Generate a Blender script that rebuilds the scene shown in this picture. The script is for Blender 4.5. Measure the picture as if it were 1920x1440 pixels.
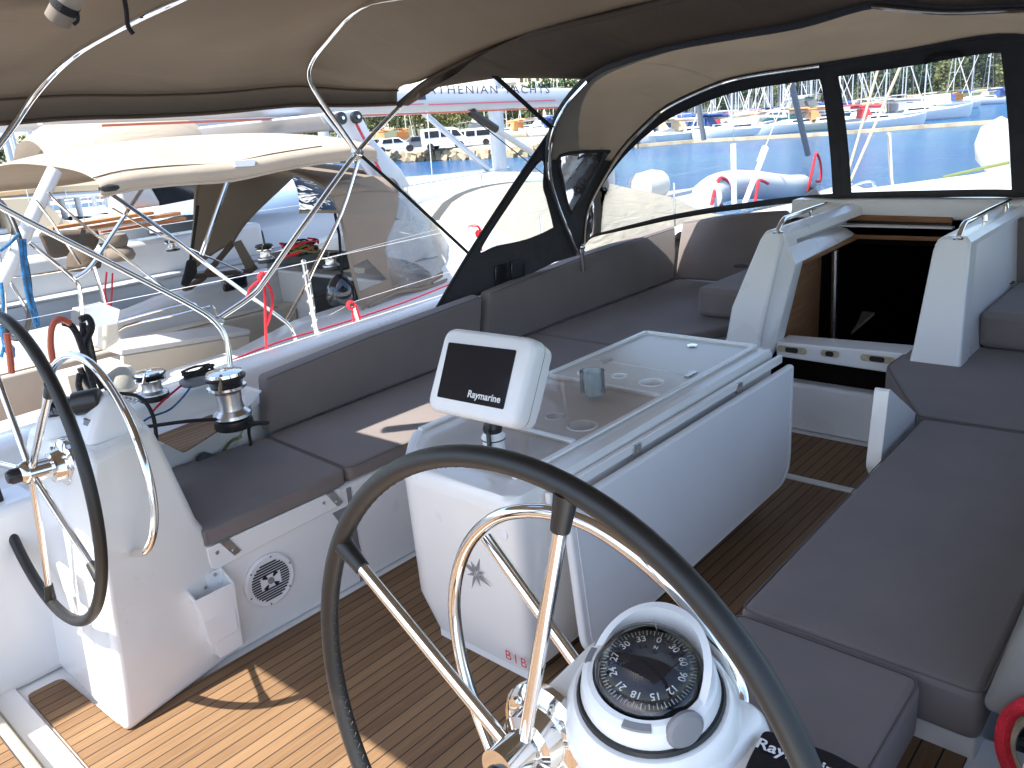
import bpy, bmesh, math, random
from mathutils import Vector, Matrix, Quaternion
R=math.radians
for o in list(bpy.data.objects): bpy.data.objects.remove(o)
S=bpy.context.scene; COL=S.collection

# ---------------------------------------------------------------- camera
FPX=1509.; CX=960.; CY=720.; CAM=Vector((0,0,1.66))
Fv=Vector((0.66262,-0.28069,0.69437)); Pv=Vector((-0.74497,-0.15153,0.64966)); Uv=Vector((-0.07714,-0.94776,-0.30951))
# rows: image right / down / forward expressed in world (X forward, Y port, Z up)
cr=Vector((Fv.x,Pv.x,Uv.x)).normalized(); cd=Vector((Fv.y,Pv.y,Uv.y)).normalized(); cf=Vector((Fv.z,Pv.z,Uv.z)).normalized()
cd=cf.cross(cr).normalized(); cr=cd.cross(cf).normalized()
cam=bpy.data.cameras.new('camera'); camo=bpy.data.objects.new('camera',cam); COL.objects.link(camo)
m=Matrix.Identity(4)
for i in range(3): m[i][0]=cr[i]; m[i][1]=-cd[i]; m[i][2]=-cf[i]; m[i][3]=CAM[i]
camo.matrix_world=m
cam.sensor_width=36; cam.lens=FPX/1920*36; cam.clip_start=.05; cam.clip_end=3000
S.camera=camo
# ---------------------------------------------------------------- world, sun, exposure
W=bpy.data.worlds.new('World'); S.world=W; W.use_nodes=True
nt=W.node_tree; bg=nt.nodes['Background']; sky=nt.nodes.new('ShaderNodeTexSky'); sky.sky_type='NISHITA'; sky.sun_disc=False
SUN=Vector((-.57,.065,1)).normalized()
sky.sun_elevation=math.asin(SUN.z); sky.sun_rotation=math.atan2(SUN.x,SUN.y); sky.dust_density=1.2; sky.air_density=1.0
nt.links.new(sky.outputs[0],bg.inputs[0]); bg.inputs[1].default_value=.148
sl=bpy.data.lights.new('sun','SUN'); sl.energy=3.9; sl.angle=R(.53); sl.color=(1,.95,.87)
so=bpy.data.objects.new('sun',sl); COL.objects.link(so); so.rotation_euler=(-SUN).to_track_quat('-Z','Y').to_euler()
vs=S.view_settings; vs.view_transform='Standard'; vs.look='None'; vs.exposure=1.58; vs.gamma=1
S.cycles.max_bounces=10; S.cycles.transparent_max_bounces=24; S.cycles.diffuse_bounces=8; S.cycles.glossy_bounces=5

# ---------------------------------------------------------------- geometry helpers
def ray(x,y): return (cf*FPX+cr*(x-CX)+cd*(y-CY))
def PX(x,y,X): r=ray(x,y); return CAM+r*(X/r.x)
def PY(x,y,Y): r=ray(x,y); return CAM+r*(Y/r.y)
def PZ(x,y,z): r=ray(x,y); return CAM+r*((z-CAM.z)/r.z)
def V(*a): return Vector(a[0]) if len(a)==1 else Vector(a)

def crom(pts,n=6,closed=False):
    p=[V(q) for q in pts]
    if len(p)<3: return p
    out=[]; N=len(p)
    rng=range(N) if closed else range(N-1)
    for i in rng:
        a=p[(i-1)%N] if (closed or i>0) else p[0]; b=p[i]; c=p[(i+1)%N]; d=p[(i+2)%N] if (closed or i+2<N) else p[-1]
        for k in range(n):
            t=k/n
            out.append(.5*((2*b)+(c-a)*t+(2*a-5*b+4*c-d)*t*t+(3*b-a-3*c+d)*t**3))
    if not closed: out.append(p[-1])
    return out

class MB:
    def __init__(s): s.v=[]; s.f=[]; s.mi=[]; s.cm=0
    def add(s,vs,fs):
        o=len(s.v); s.v+= [V(q) for q in vs]; s.f+=[[i+o for i in f] for f in fs]; s.mi+=[s.cm]*len(fs); return s
    def box(s,c,d,rot=None):
        c=V(c); h=V(d)*.5; vs=[]
        for x in(-1,1):
            for y in(-1,1):
                for z in(-1,1):
                    p=Vector((x*h.x,y*h.y,z*h.z))
                    if rot is not None: p=rot@p
                    vs.append(c+p)
        return s.add(vs,[(0,1,3,2),(4,6,7,5),(0,4,5,1),(2,3,7,6),(0,2,6,4),(1,5,7,3)])
    def mm(s,a,b):
        a=V(a);b=V(b); return s.box((a+b)/2,[abs(b[i]-a[i]) for i in range(3)])
    def loft(s,loops,cap=True,closed=True):
        n=len(loops[0]); vs=[q for l in loops for q in l]; fs=[]
        for i in range(len(loops)-1):
            for k in range(n if closed else n-1):
                a=i*n+k; b=i*n+(k+1)%n; fs.append((a,b,b+n,a+n))
        if cap: fs.append(tuple(range(n))[::-1]); fs.append(tuple((len(loops)-1)*n+k for k in range(n)))
        return s.add(vs,fs)
    def prism(s,poly,d):
        d=V(d); return s.loft([[V(p) for p in poly],[V(p)+d for p in poly]])
    def tube(s,pts,r,seg=10,closed=False,cap=True,smooth=0):
        p=[V(q) for q in pts]
        if smooth: p=crom(p,smooth,closed)
        q=[p[0]]
        for k in p[1:]:
            if (k-q[-1]).length>1e-5: q.append(k)
        p=q; n=len(p); loops=[]
        tan=[]
        for i in range(n):
            if closed: t=(p[(i+1)%n]-p[i-1])
            elif i==0: t=p[1]-p[0]
            elif i==n-1: t=p[-1]-p[-2]
            else: t=(p[i+1]-p[i]).normalized()+(p[i]-p[i-1]).normalized()
            if t.length<1e-6: t=Vector((0,0,1))
            tan.append(t.normalized())
        u=tan[0].orthogonal().normalized()
        for i in range(n):
            u=(u-tan[i]*u.dot(tan[i])).normalized(); w=tan[i].cross(u)
            rr=r(i/(n-1)) if callable(r) else r
            loops.append([p[i]+(u*math.cos(2*math.pi*k/seg)+w*math.sin(2*math.pi*k/seg))*rr for k in range(seg)])
        if closed: loops.append(loops[0]); return s.loft(loops,cap=False)
        return s.loft(loops,cap=cap)
    def lathe(s,prof,c,axis=(0,0,1),seg=32,cap=True):
        c=V(c); a=V(axis).normalized(); u=a.orthogonal().normalized(); w=a.cross(u); loops=[]
        for r,h in prof: loops.append([c+a*h+(u*math.cos(2*math.pi*k/seg)+w*math.sin(2*math.pi*k/seg))*max(r,1e-5) for k in range(seg)])
        return s.loft(loops,cap=cap)
    def ball(s,c,r,seg=16,sc=(1,1,1)):
        c=V(c); n=seg//2
        loops=[[c+Vector((math.sin(math.pi*i/n)*math.cos(2*math.pi*k/seg)*r*sc[0],math.sin(math.pi*i/n)*math.sin(2*math.pi*k/seg)*r*sc[1],-math.cos(math.pi*i/n)*r*sc[2])) for k in range(seg)] for i in range(1,n)]
        return s.loft(loops)
    def sheet(s,rows,th=0,dirv=None):
        """grid of points; th gives it thickness along its normals"""
        R_=[[V(p) for p in r] for r in rows]; nr=len(R_); nc=len(R_[0])
        def nrm(i,j):
            a=R_[min(i+1,nr-1)][j]-R_[max(i-1,0)][j]; b=R_[i][min(j+1,nc-1)]-R_[i][max(j-1,0)]
            n=a.cross(b); return n.normalized() if n.length>1e-9 else Vector((0,0,1))
        vs=[p for r in R_ for p in r]; fs=[(i*nc+j,i*nc+j+1,(i+1)*nc+j+1,(i+1)*nc+j) for i in range(nr-1) for j in range(nc-1)]
        if th:
            N=nr*nc; vs2=[R_[i][j]+nrm(i,j)*th for i in range(nr) for j in range(nc)]
            fs2=[tuple(k+N for k in f)[::-1] for f in fs]; ed=[]
            bd=[(0,j) for j in range(nc)]+[(i,nc-1) for i in range(1,nr)]+[(nr-1,j) for j in range(nc-2,-1,-1)]+[(i,0) for i in range(nr-2,0,-1)]
            idx=[i*nc+j for i,j in bd]
            for a,b in zip(idx,idx[1:]+idx[:1]): ed.append((a,b,b+N,a+N))
            vs+=vs2; fs+=fs2+ed
        return s.add(vs,fs)
    def poly(s,pts,th=0,n=None):
        p=[V(q) for q in pts]
        if not th: return s.add(p,[tuple(range(len(p)))])
        nn=V(n) if n else (p[1]-p[0]).cross(p[2]-p[0]).normalized()
        return s.prism(p,nn*th)

def rloc(o):
    l=Vector((0,0,0))
    while o: l=l+o.location; o=o.parent
    return l
def part(name,mb,mat,parent=None,bev=0,seg=2,sm=35,bs=75,sub=0,solid=0,label=None,flat=False):
    me=bpy.data.meshes.new(name)
    off=rloc(parent) if parent else (sum(mb.v,Vector())/len(mb.v))
    if not parent:
        off=V(off.x,off.y,min(v.z for v in mb.v))
    me.from_pydata([tuple(v-off) for v in mb.v],[],mb.f)
    mats=mat if isinstance(mat,(list,tuple)) else [mat]
    for k in mats: me.materials.append(k)
    if len(mats)>1: me.polygons.foreach_set('material_index',mb.mi)
    b=bmesh.new(); b.from_mesh(me); bmesh.ops.recalc_face_normals(b,faces=b.faces); b.to_mesh(me); b.free()
    o=bpy.data.objects.new(name,me); COL.objects.link(o)
    if parent: o.parent=parent
    else: o.location=off
    if not flat:
        me.polygons.foreach_set('use_smooth',[True]*len(me.polygons)); me.set_sharp_from_angle(angle=R(sm))
    if sub:
        q=o.modifiers.new('sub','SUBSURF'); q.levels=sub; q.render_levels=sub
    if bev:
        q=o.modifiers.new('bev','BEVEL'); q.width=bev; q.segments=seg; q.limit_method='ANGLE'; q.angle_limit=R(30); q.harden_normals=False
        me.polygons.foreach_set('use_smooth',[True]*len(me.polygons)); me.set_sharp_from_angle(angle=R(bs))
    if label: o['label']=label
    return o
def thing(name,label,cat,loc,group=None,kind=None):
    o=bpy.data.objects.new(name,None); COL.objects.link(o); o.location=V(loc); o.empty_display_size=.1
    return tag(o,label,cat,group,kind)
def tag(o,label=None,cat=None,group=None,kind=None):
    if label: o['label']=label
    if cat: o['category']=cat
    if group: o['group']=group
    if kind: o['kind']=kind
    return o
def solo(name,mb,mat,label,cat,group=None,**k): return tag(part(name,mb,mat,**k),label,cat,group)
def dup(root,loc,label=None,rz=None,sc=None,parent=None):
    c=root.copy(); COL.objects.link(c); c.parent=parent
    if loc is not None: c.location=loc
    if rz is not None: c.rotation_euler=(0,0,rz)
    if sc: c.scale=sc
    if label: c['label']=label
    for ch in [o for o in bpy.data.objects if o.parent is root]: dup(ch,None,parent=c)
    return c
def poly_hole(outer,holes,f,th=0,n=None,step=0):
    """flat panel drawn in pixels with holes cut out, mapped to space by f(x,y)"""
    from mathutils.geometry import tessellate_polygon
    loops=[[V(x,y,0) for x,y in outer]]+[[V(x,y,0) for x,y in h] for h in holes]
    fl=[p for l in loops for p in l]; tr=tessellate_polygon(loops); b=MB(); b.add([f(p.x,p.y) for p in fl],[tuple(t) for t in tr]); return b
def text_mb(txt,pos,right,up,h,th=.001,bold=0,space=1.0):
    cu=bpy.data.curves.new('t','FONT'); cu.body=txt; cu.size=1; cu.align_x='CENTER'; cu.align_y='CENTER'; cu.extrude=0; cu.offset=bold; cu.space_character=space; cu.resolution_u=3
    o=bpy.data.objects.new('t',cu); COL.objects.link(o); bpy.context.view_layer.update()
    me=bpy.data.meshes.new_from_object(o); bpy.data.objects.remove(o)
    r=V(right).normalized(); u=V(up).normalized(); n=r.cross(u).normalized(); pos=V(pos); mb=MB()
    vs=[pos+r*v.co.x*h*1.4+u*v.co.y*h*1.4+n*th for v in me.vertices]
    return mb.add(vs,[tuple(p.vertices) for p in me.polygons])

# ---------------------------------------------------------------- materials
def mat(name,col,rough=.5,metal=0,coat=0,spec=.5,noise=0,nscale=20,bump=0,bscale=60,alpha=1,emit=0,trans=0,sheen=0,stretch=None):
    m=bpy.data.materials.new(name); m.use_nodes=True; t=m.node_tree; b=t.nodes['Principled BSDF']
    b.inputs['Base Color'].default_value=(*col,1); b.inputs['Roughness'].default_value=rough; b.inputs['Metallic'].default_value=metal
    b.inputs['Coat Weight'].default_value=coat; b.inputs['Coat Roughness'].default_value=.06; b.inputs['Specular IOR Level'].default_value=spec
    if sheen: b.inputs['Sheen Weight'].default_value=sheen
    tc=t.nodes.new('ShaderNodeTexCoord'); src=tc.outputs['Object']
    if stretch:
        mp=t.nodes.new('ShaderNodeMapping'); mp.inputs['Scale'].default_value=stretch; t.links.new(src,mp.inputs[0]); src=mp.outputs[0]
    if noise:
        n=t.nodes.new('ShaderNodeTexNoise'); n.inputs['Scale'].default_value=nscale; n.inputs['Detail'].default_value=6; t.links.new(src,n.inputs['Vector'])
        r=t.nodes.new('ShaderNodeMapRange'); r.inputs[1].default_value=.3; r.inputs[2].default_value=.7; r.inputs[3].default_value=1-noise; r.inputs[4].default_value=1+noise; t.links.new(n.outputs[0],r.inputs[0])
        x=t.nodes.new('ShaderNodeVectorMath'); x.operation='SCALE'; x.inputs[0].default_value=col; t.links.new(r.outputs[0],x.inputs['Scale']); t.links.new(x.outputs[0],b.inputs['Base Color'])
        r2=t.nodes.new('ShaderNodeMapRange'); rv=.02 if coat or metal else .08; r2.inputs[3].default_value=max(0,rough-rv); r2.inputs[4].default_value=min(1,rough+rv); t.links.new(n.outputs[0],r2.inputs[0]); t.links.new(r2.outputs[0],b.inputs['Roughness'])
    if bump:
        n=t.nodes.new('ShaderNodeTexNoise'); n.inputs['Scale'].default_value=bscale; n.inputs['Detail'].default_value=4; t.links.new(src,n.inputs['Vector'])
        bp=t.nodes.new('ShaderNodeBump'); bp.inputs['Strength'].default_value=bump; bp.inputs['Distance'].default_value=.01; t.links.new(n.outputs[0],bp.inputs['Height']); t.links.new(bp.outputs[0],b.inputs['Normal'])
    if emit: b.inputs['Emission Color'].default_value=(*col,1); b.inputs['Emission Strength'].default_value=emit
    return m
def canvas(name,col,transl=.3,wr=.35):
    m=bpy.data.materials.new(name); m.use_nodes=True; t=m.node_tree; t.nodes.remove(t.nodes['Principled BSDF']); out=t.nodes['Material Output']
    tc=t.nodes.new('ShaderNodeTexCoord')
    n=t.nodes.new('ShaderNodeTexNoise'); n.inputs['Scale'].default_value=2.2; n.inputs['Detail'].default_value=5; t.links.new(tc.outputs['Object'],n.inputs['Vector'])
    w=t.nodes.new('ShaderNodeTexNoise'); w.inputs['Scale'].default_value=400; t.links.new(tc.outputs['Object'],w.inputs['Vector'])
    mp=t.nodes.new('ShaderNodeMapping'); mp.inputs['Scale'].default_value=(1.2,5,3); t.links.new(tc.outputs['Object'],mp.inputs[0])
    f=t.nodes.new('ShaderNodeTexNoise'); f.inputs['Scale'].default_value=1.6; f.inputs['Detail'].default_value=3; f.inputs['Distortion'].default_value=1.2; t.links.new(mp.outputs[0],f.inputs['Vector'])
    r=t.nodes.new('ShaderNodeMapRange'); r.inputs[3].default_value=.86; r.inputs[4].default_value=1.14; t.links.new(n.outputs[0],r.inputs[0])
    x=t.nodes.new('ShaderNodeVectorMath'); x.operation='SCALE'; x.inputs[0].default_value=col; t.links.new(r.outputs[0],x.inputs['Scale'])
    bp=t.nodes.new('ShaderNodeBump'); bp.inputs['Strength'].default_value=wr; bp.inputs['Distance'].default_value=.03; t.links.new(f.outputs[0],bp.inputs['Height'])
    b2=t.nodes.new('ShaderNodeBump'); b2.inputs['Strength'].default_value=.25; b2.inputs['Distance'].default_value=.002; t.links.new(w.outputs[0],b2.inputs['Height']); t.links.new(bp.outputs[0],b2.inputs['Normal'])
    d=t.nodes.new('ShaderNodeBsdfDiffuse'); tr=t.nodes.new('ShaderNodeBsdfTranslucent'); mx=t.nodes.new('ShaderNodeMixShader'); mx.inputs[0].default_value=transl
    for q in(d,tr): t.links.new(x.outputs[0],q.inputs['Color']); t.links.new(b2.outputs[0],q.inputs['Normal'])
    t.links.new(d.outputs[0],mx.inputs[1]); t.links.new(tr.outputs[0],mx.inputs[2]); t.links.new(mx.outputs[0],out.inputs[0]); return m
def vinyl(name,milky=.1,tint=(.93,.95,.97),wob=.15):
    m=bpy.data.materials.new(name); m.use_nodes=True; t=m.node_tree; t.nodes.remove(t.nodes['Principled BSDF']); out=t.nodes['Material Output']
    tr=t.nodes.new('ShaderNodeBsdfTransparent'); tr.inputs[0].default_value=(*tint,1); g=t.nodes.new('ShaderNodeBsdfGlossy'); g.inputs['Roughness'].default_value=.04
    d=t.nodes.new('ShaderNodeBsdfDiffuse'); d.inputs[0].default_value=(.8,.82,.85,1); tl=t.nodes.new('ShaderNodeBsdfTranslucent'); tl.inputs[0].default_value=(.8,.82,.85,1)
    ad=t.nodes.new('ShaderNodeMixShader'); ad.inputs[0].default_value=.5; t.links.new(d.outputs[0],ad.inputs[1]); t.links.new(tl.outputs[0],ad.inputs[2])
    tc=t.nodes.new('ShaderNodeTexCoord'); n=t.nodes.new('ShaderNodeTexNoise'); n.inputs['Scale'].default_value=3.5; n.inputs['Detail'].default_value=3; n.inputs['Distortion'].default_value=1; t.links.new(tc.outputs['Object'],n.inputs['Vector'])
    bp=t.nodes.new('ShaderNodeBump'); bp.inputs['Strength'].default_value=wob; bp.inputs['Distance'].default_value=.05; t.links.new(n.outputs[0],bp.inputs['Height']); t.links.new(bp.outputs[0],g.inputs['Normal'])
    r=t.nodes.new('ShaderNodeMapRange'); r.inputs[1].default_value=.35; r.inputs[2].default_value=.7; r.inputs[3].default_value=milky*.6; r.inputs[4].default_value=milky*1.5; t.links.new(n.outputs[0],r.inputs[0])
    m1=t.nodes.new('ShaderNodeMixShader'); t.links.new(r.outputs[0],m1.inputs[0]); t.links.new(tr.outputs[0],m1.inputs[1]); t.links.new(ad.outputs[0],m1.inputs[2])
    fr=t.nodes.new('ShaderNodeFresnel'); fr.inputs[0].default_value=1.4; m2=t.nodes.new('ShaderNodeMixShader'); t.links.new(fr.outputs[0],m2.inputs[0]); t.links.new(m1.outputs[0],m2.inputs[1]); t.links.new(g.outputs[0],m2.inputs[2])
    t.links.new(m2.outputs[0],out.inputs[0]); return m
def teak(name,pitch=.0436,off=0.,axis='Y',light=1.0,caulk=.085):
    m=bpy.data.materials.new(name); m.use_nodes=True; t=m.node_tree; b=t.nodes['Principled BSDF']; N=t.nodes.new; L=t.links.new
    g=N('ShaderNodeNewGeometry'); sp=N('ShaderNodeSeparateXYZ'); L(g.outputs['Position'],sp.inputs[0])
    def mth(op,a,bv=None):
        q=N('ShaderNodeMath'); q.operation=op
        for i,v in enumerate((a,bv)):
            if v is None: continue
            if isinstance(v,(int,float)): q.inputs[i].default_value=v
            else: L(v,q.inputs[i])
        return q.outputs[0]
    u=mth('DIVIDE',mth('SUBTRACT',sp.outputs[axis],off),pitch); fl=mth('FLOOR',u); fr=mth('FRACT',u)
    wn=N('ShaderNodeTexWhiteNoise'); wn.noise_dimensions='1D'; L(fl,wn.inputs['W'])
    mp=N('ShaderNodeMapping'); mp.inputs['Scale'].default_value=(3,60,60) if axis=='Y' else (60,3,60); L(g.outputs['Position'],mp.inputs[0])
    ad=N('ShaderNodeVectorMath'); ad.operation='ADD'; L(mp.outputs[0],ad.inputs[0]); L(wn.outputs['Color'],ad.inputs[1])
    n=N('ShaderNodeTexNoise'); n.inputs['Scale'].default_value=1.6; n.inputs['Detail'].default_value=8; n.inputs['Roughness'].default_value=.65; L(ad.outputs[0],n.inputs['Vector'])
    big=N('ShaderNodeTexNoise'); big.inputs['Scale'].default_value=2.5; big.inputs['Detail'].default_value=4; L(g.outputs['Position'],big.inputs['Vector'])
    cr_=N('ShaderNodeValToRGB'); e=cr_.color_ramp.elements
    e[0].position=.25; e[0].color=(.22*light,.12*light,.06*light,1); e[1].position=.78; e[1].color=(.50*light,.31*light,.165*light,1); q=e.new(.5); q.color=(.38*light,.225*light,.115*light,1)
    v=mth('ADD',mth('MULTIPLY',n.outputs[0],.55),mth('ADD',mth('MULTIPLY',wn.outputs['Value'],.26),mth('MULTIPLY',big.outputs[0],.22))); L(v,cr_.inputs[0])
    ck=mth('LESS_THAN',fr,caulk); mx=N('ShaderNodeMix'); mx.data_type='RGBA'; L(ck,mx.inputs[0]); L(cr_.outputs[0],mx.inputs[6]); mx.inputs[7].default_value=(.012,.012,.013,1); L(mx.outputs[2],b.inputs['Base Color'])
    b.inputs['Roughness'].default_value=.62; b.inputs['Specular IOR Level'].default_value=.3
    bp=N('ShaderNodeBump'); bp.inputs['Strength'].default_value=.35; bp.inputs['Distance'].default_value=.0015; h=mth('SUBTRACT',mth('MULTIPLY',n.outputs[0],.7),ck); L(h,bp.inputs['Height']); L(bp.outputs[0],b.inputs['Normal']); return m
M={}
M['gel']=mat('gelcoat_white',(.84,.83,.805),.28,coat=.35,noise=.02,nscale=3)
M['gel2']=mat('gelcoat_cream_warm_shade',(.52,.465,.38),.4,coat=.15,noise=.04,nscale=4)  # cream roofs; on white gelcoat it paints in warm shade and bounced light
M['nonskid']=mat('nonskid_deck',(.34,.36,.38),.7,noise=.06,nscale=8,bump=.5,bscale=350)
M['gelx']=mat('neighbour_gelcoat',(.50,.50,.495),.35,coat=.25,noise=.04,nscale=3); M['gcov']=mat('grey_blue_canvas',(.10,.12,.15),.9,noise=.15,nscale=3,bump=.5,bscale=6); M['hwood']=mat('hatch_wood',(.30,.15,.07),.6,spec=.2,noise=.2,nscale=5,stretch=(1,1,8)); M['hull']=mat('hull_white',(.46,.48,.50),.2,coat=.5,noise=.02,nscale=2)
M['tabletop']=mat('table_laminate',(.66,.62,.57),.3,coat=.15,noise=.04,nscale=5)
M['leaf']=mat('table_panel',(.82,.82,.82),.45,noise=.02,nscale=3)
M['cush']=mat('cushion_fabric',(.195,.165,.155),.9,noise=.08,nscale=5,bump=.35,bscale=900,sheen=.15)
M['cushd']=mat('cushion_piping',(.13,.115,.113),.9)
M['cushl']=mat('cushion_pale',(.25,.23,.205),.9,noise=.05,nscale=6,bump=.3,bscale=900)
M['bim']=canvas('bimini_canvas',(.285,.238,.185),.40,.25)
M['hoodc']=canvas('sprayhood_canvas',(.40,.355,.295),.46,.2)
M['brow']=canvas('brown_canvas_dark',(.15,.12,.095),.3,.5)
M['hoodd']=mat('sprayhood_trim',(.042,.042,.046),.85,noise=.15,nscale=15,bump=.5,bscale=25)
M['cream']=canvas('cream_canvas',(.42,.35,.275),.2,.6)
M['greyc']=canvas('greige_canvas',(.235,.195,.16),.15,.4)
M['vin']=vinyl('clear_vinyl',.06,wob=.05); M['vinm']=vinyl('clear_vinyl_milky',.24,wob=.4)
M['ss']=mat('stainless_steel',(.80,.78,.75),.09,metal=1,noise=.04,nscale=12)
M['ssd']=mat('stainless_brushed',(.62,.61,.6),.28,metal=1,noise=.08,nscale=40)
M['alu']=mat('mast_aluminium',(.50,.52,.55),.4,metal=.4,noise=.04,nscale=3)
M['blk']=mat('black_plastic',(.014,.014,.015),.38,noise=.1,nscale=30)
M['lea']=mat('black_leather',(.013,.0125,.012),.4,noise=.12,nscale=60,bump=.12,bscale=900)
M['stitch']=mat('leather_stitching',(.05,.05,.05),.6)
M['scr']=mat('dark_screen',(.006,.009,.016),.12,coat=.5)
M['wplas']=mat('white_plastic',(.80,.80,.80),.35,coat=.1,noise=.02,nscale=10)
M['txtw']=mat('white_print',(.75,.75,.75),.5); M['txtr']=mat('red_print',(.62,.03,.05),.5); M['txtn']=mat('navy_print',(.02,.03,.08),.5)
M['dred']=mat('dark_red_rope',(.30,.015,.04),.75,noise=.2,nscale=60); M['red']=mat('red_rope',(.66,.015,.03),.7,noise=.15,nscale=60,bump=.6,bscale=250); M['blue']=mat('blue_rope',(.015,.12,.27),.8,noise=.6,nscale=35,bump=.6,bscale=250)
M['black_rope']=mat('black_rope',(.02,.02,.022),.85,noise=.6,nscale=90,bump=.9,bscale=200); M['orange_hose']=mat('orange_hose',(.55,.11,.05),.45,noise=.08,nscale=20)
M['wrope']=mat('white_rope',(.65,.63,.58),.85,noise=.12,nscale=60,bump=.8,bscale=300); M['green_rope']=mat('green_rope',(.18,.22,.06),.8,noise=.3,nscale=80,bump=.8,bscale=250)
M['tan_rope']=mat('tan_rope',(.5,.42,.28),.85,noise=.2,nscale=60)
M['wood']=mat('saloon_wood',(.13,.055,.022),.4,noise=.25,nscale=6,stretch=(1,1,8)); M['owood']=mat('orange_wood',(.50,.20,.07),.45,noise=.2,nscale=5,stretch=(1,12,12))
M['darkin']=mat('painted_interior_dark',(.010,.006,.004),.9,spec=.05,noise=.3,nscale=4)  # near-black colour stands in for the unlit cabin
M['glassd']=mat('dark_window',(.012,.014,.018),.08,coat=.5); M['strap']=mat('black_webbing',(.012,.012,.012),.8,bump=.6,bscale=300)
M['rub']=mat('grey_rubber',(.22,.22,.23),.6,noise=.05); M['ball']=mat('fender_white',(.50,.49,.44),.45,noise=.04,nscale=6)
M['teak']=teak('teak_planks',off=.0055,light=.54); M['teak2']=teak('teak_planks_coaming',pitch=.03,axis='Y',light=.7)
M['teakd']=teak('teak_planks_dark',pitch=.045,light=.45)
# ================================================================= OUR YACHT
def rpoly(pts,r=.05,n=5):
    """round the corners of a planar polygon"""
    p=[V(q) for q in pts]; out=[]
    for i,b in enumerate(p):
        a=p[i-1]; c=p[(i+1)%len(p)]; rr=r[i] if isinstance(r,(list,tuple)) else r
        if rr<=0: out.append(b); continue
        la=(a-b).length; lc=(c-b).length; q=min(rr,la*.48,lc*.48); s=b+(a-b)*q/la; e=b+(c-b)*q/lc
        for k in range(n+1):
            t=k/n; out.append(s*(1-t)**2+b*2*t*(1-t)+e*t*t)
    return out
CL=1.565
yt=thing('sailing_yacht','white sailing yacht whose teak floored cockpit fills the near half of the photo','yacht',(CL,0,-1.2))
# hull below the deck edge
hs=[]
for X,hw,zt in ((-2.2,1.95,.36),(-.5,2.2,.36),(2,2.40,.36),(4.5,2.40,.36),(7,2.1,.45),(9.5,1.4,.58),(12.3,.12,.75)):
    hs.append([V(X,CL+hw,zt),V(X,CL+hw*.97,-.4),V(X,CL+hw*.75,-1.95),V(X,CL-hw*.75,-1.95),V(X,CL-hw*.97,-.4),V(X,CL-hw,zt)])
b=MB(); b.loft(hs,closed=False,cap=False); b.add([hs[0][k] for k in range(6)],[(0,1,2,3,4,5)]); part('hull',b,M['hull'],yt)
# floor: white pan under the teak
b=MB(); b.mm((-2.1,.3,-.06),(5.3,2.9,-.012)); part('cockpit_pan',b,M['gel'],yt)
b=MB()
b.prism(rpoly([V(.49,.78,-.012),V(3.25,.78,-.012),V(3.29,1.0,-.012),V(3.29,2.33,-.012),V(.62,2.33,-.012),V(.60,2.74,-.012),V(.49,2.74,-.012)],[.02,.1,.02,.02,.03,.03,.02]),(0,0,.015))
part('teak_floor',b,M['teak'],yt)
b=MB(); b.prism(rpoly([V(3.345,1.09,-.012),V(3.83,1.06,-.012),V(3.83,2.25,-.012),V(3.345,2.25,-.012)],.03),(0,0,.015)); part('teak_floor',b,M['teak'],yt)
b=MB(); b.mm((-1.9,.3,-.012),(.36,2.02,.003)); part('teak_floor',b,M['teak'],yt)
for a_,c_ in (((.405,.7,-.012),(.478,2.9,.008)),((3.298,1.0,-.012),(3.335,2.3,.010))):
    b=MB(); b.mm(a_,c_); part('deck_joint_strip',b,M['gel'],yt,bev=.003)
b=MB(); b.prism(rpoly([V(-1.9,2.06,0),V(.385,2.06,0),V(.385,3.0,0),V(-1.9,3.0,0)],[0,.06,0,0]),(0,0,.085)); part('raised_step',b,M['gel2'],yt,bev=.012)  # cream paints warm teak bounce onto this white gelcoat step
b=MB(); b.prism(rpoly([V(-1.9,2.10,.086),V(.345,2.10,.086),V(.345,2.95,.086),V(-1.9,2.95,.086)],[0,.05,0.02,0]),(0,0,.012)); part('teak_floor',b,M['teak'],yt)
# coamings + side decks, cross-section swept along X  (port, then mirrored)
def sect(X,k,s):
    # k: 0 aft (low shelf) .. 1 forward ; returns profile
    y=lambda v: CL+s*(v-CL)
    zt=.66+.10*k; zb=.42
    d=.13*min(1,k*3)
    return [V(X,y(2.99+d),zb),V(X,y(2.99+d),.58+.06*k),V(X,y(3.03+d),.605+.07*k),V(X,y(3.13+d*.5),.61+.08*k),V(X,y(3.18+d*.4),.68+.06*k),V(X,y(3.22+d*.4),.70+.06*k),V(X,y(3.42),.69+.06*k),V(X,y(3.5),.64+.06*k),V(X,y(3.56),.42+.01*k),V(X,y(3.93),.375),V(X,y(3.96),.395),V(X,y(3.985),.36)]
for s in (1,-1):
    rows=[sect(X,k,s) for X,k in ((-2.0,0),(.9,0),(1.5,0),(1.75,.25),(2.4,.5),(3.2,.8),(4.2,1.1),(5.3,1.2),(6.2,1.0))]
    b=MB(); b.sheet(rows); part('coaming',b,M['gel'],yt,sm=50)
for s in(1,-1):
    b=MB(); y=lambda v: CL+s*(v-CL)
    b.sheet([[V(X,y(3.42),.71),V(X,y(3.95-d),.44+d*.1)] for X,d in((5.9,0),(7,.2),(8.5,.6),(9.5,.95))]); 
    part('side_deck',b,M['nonskid'],yt)
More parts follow.
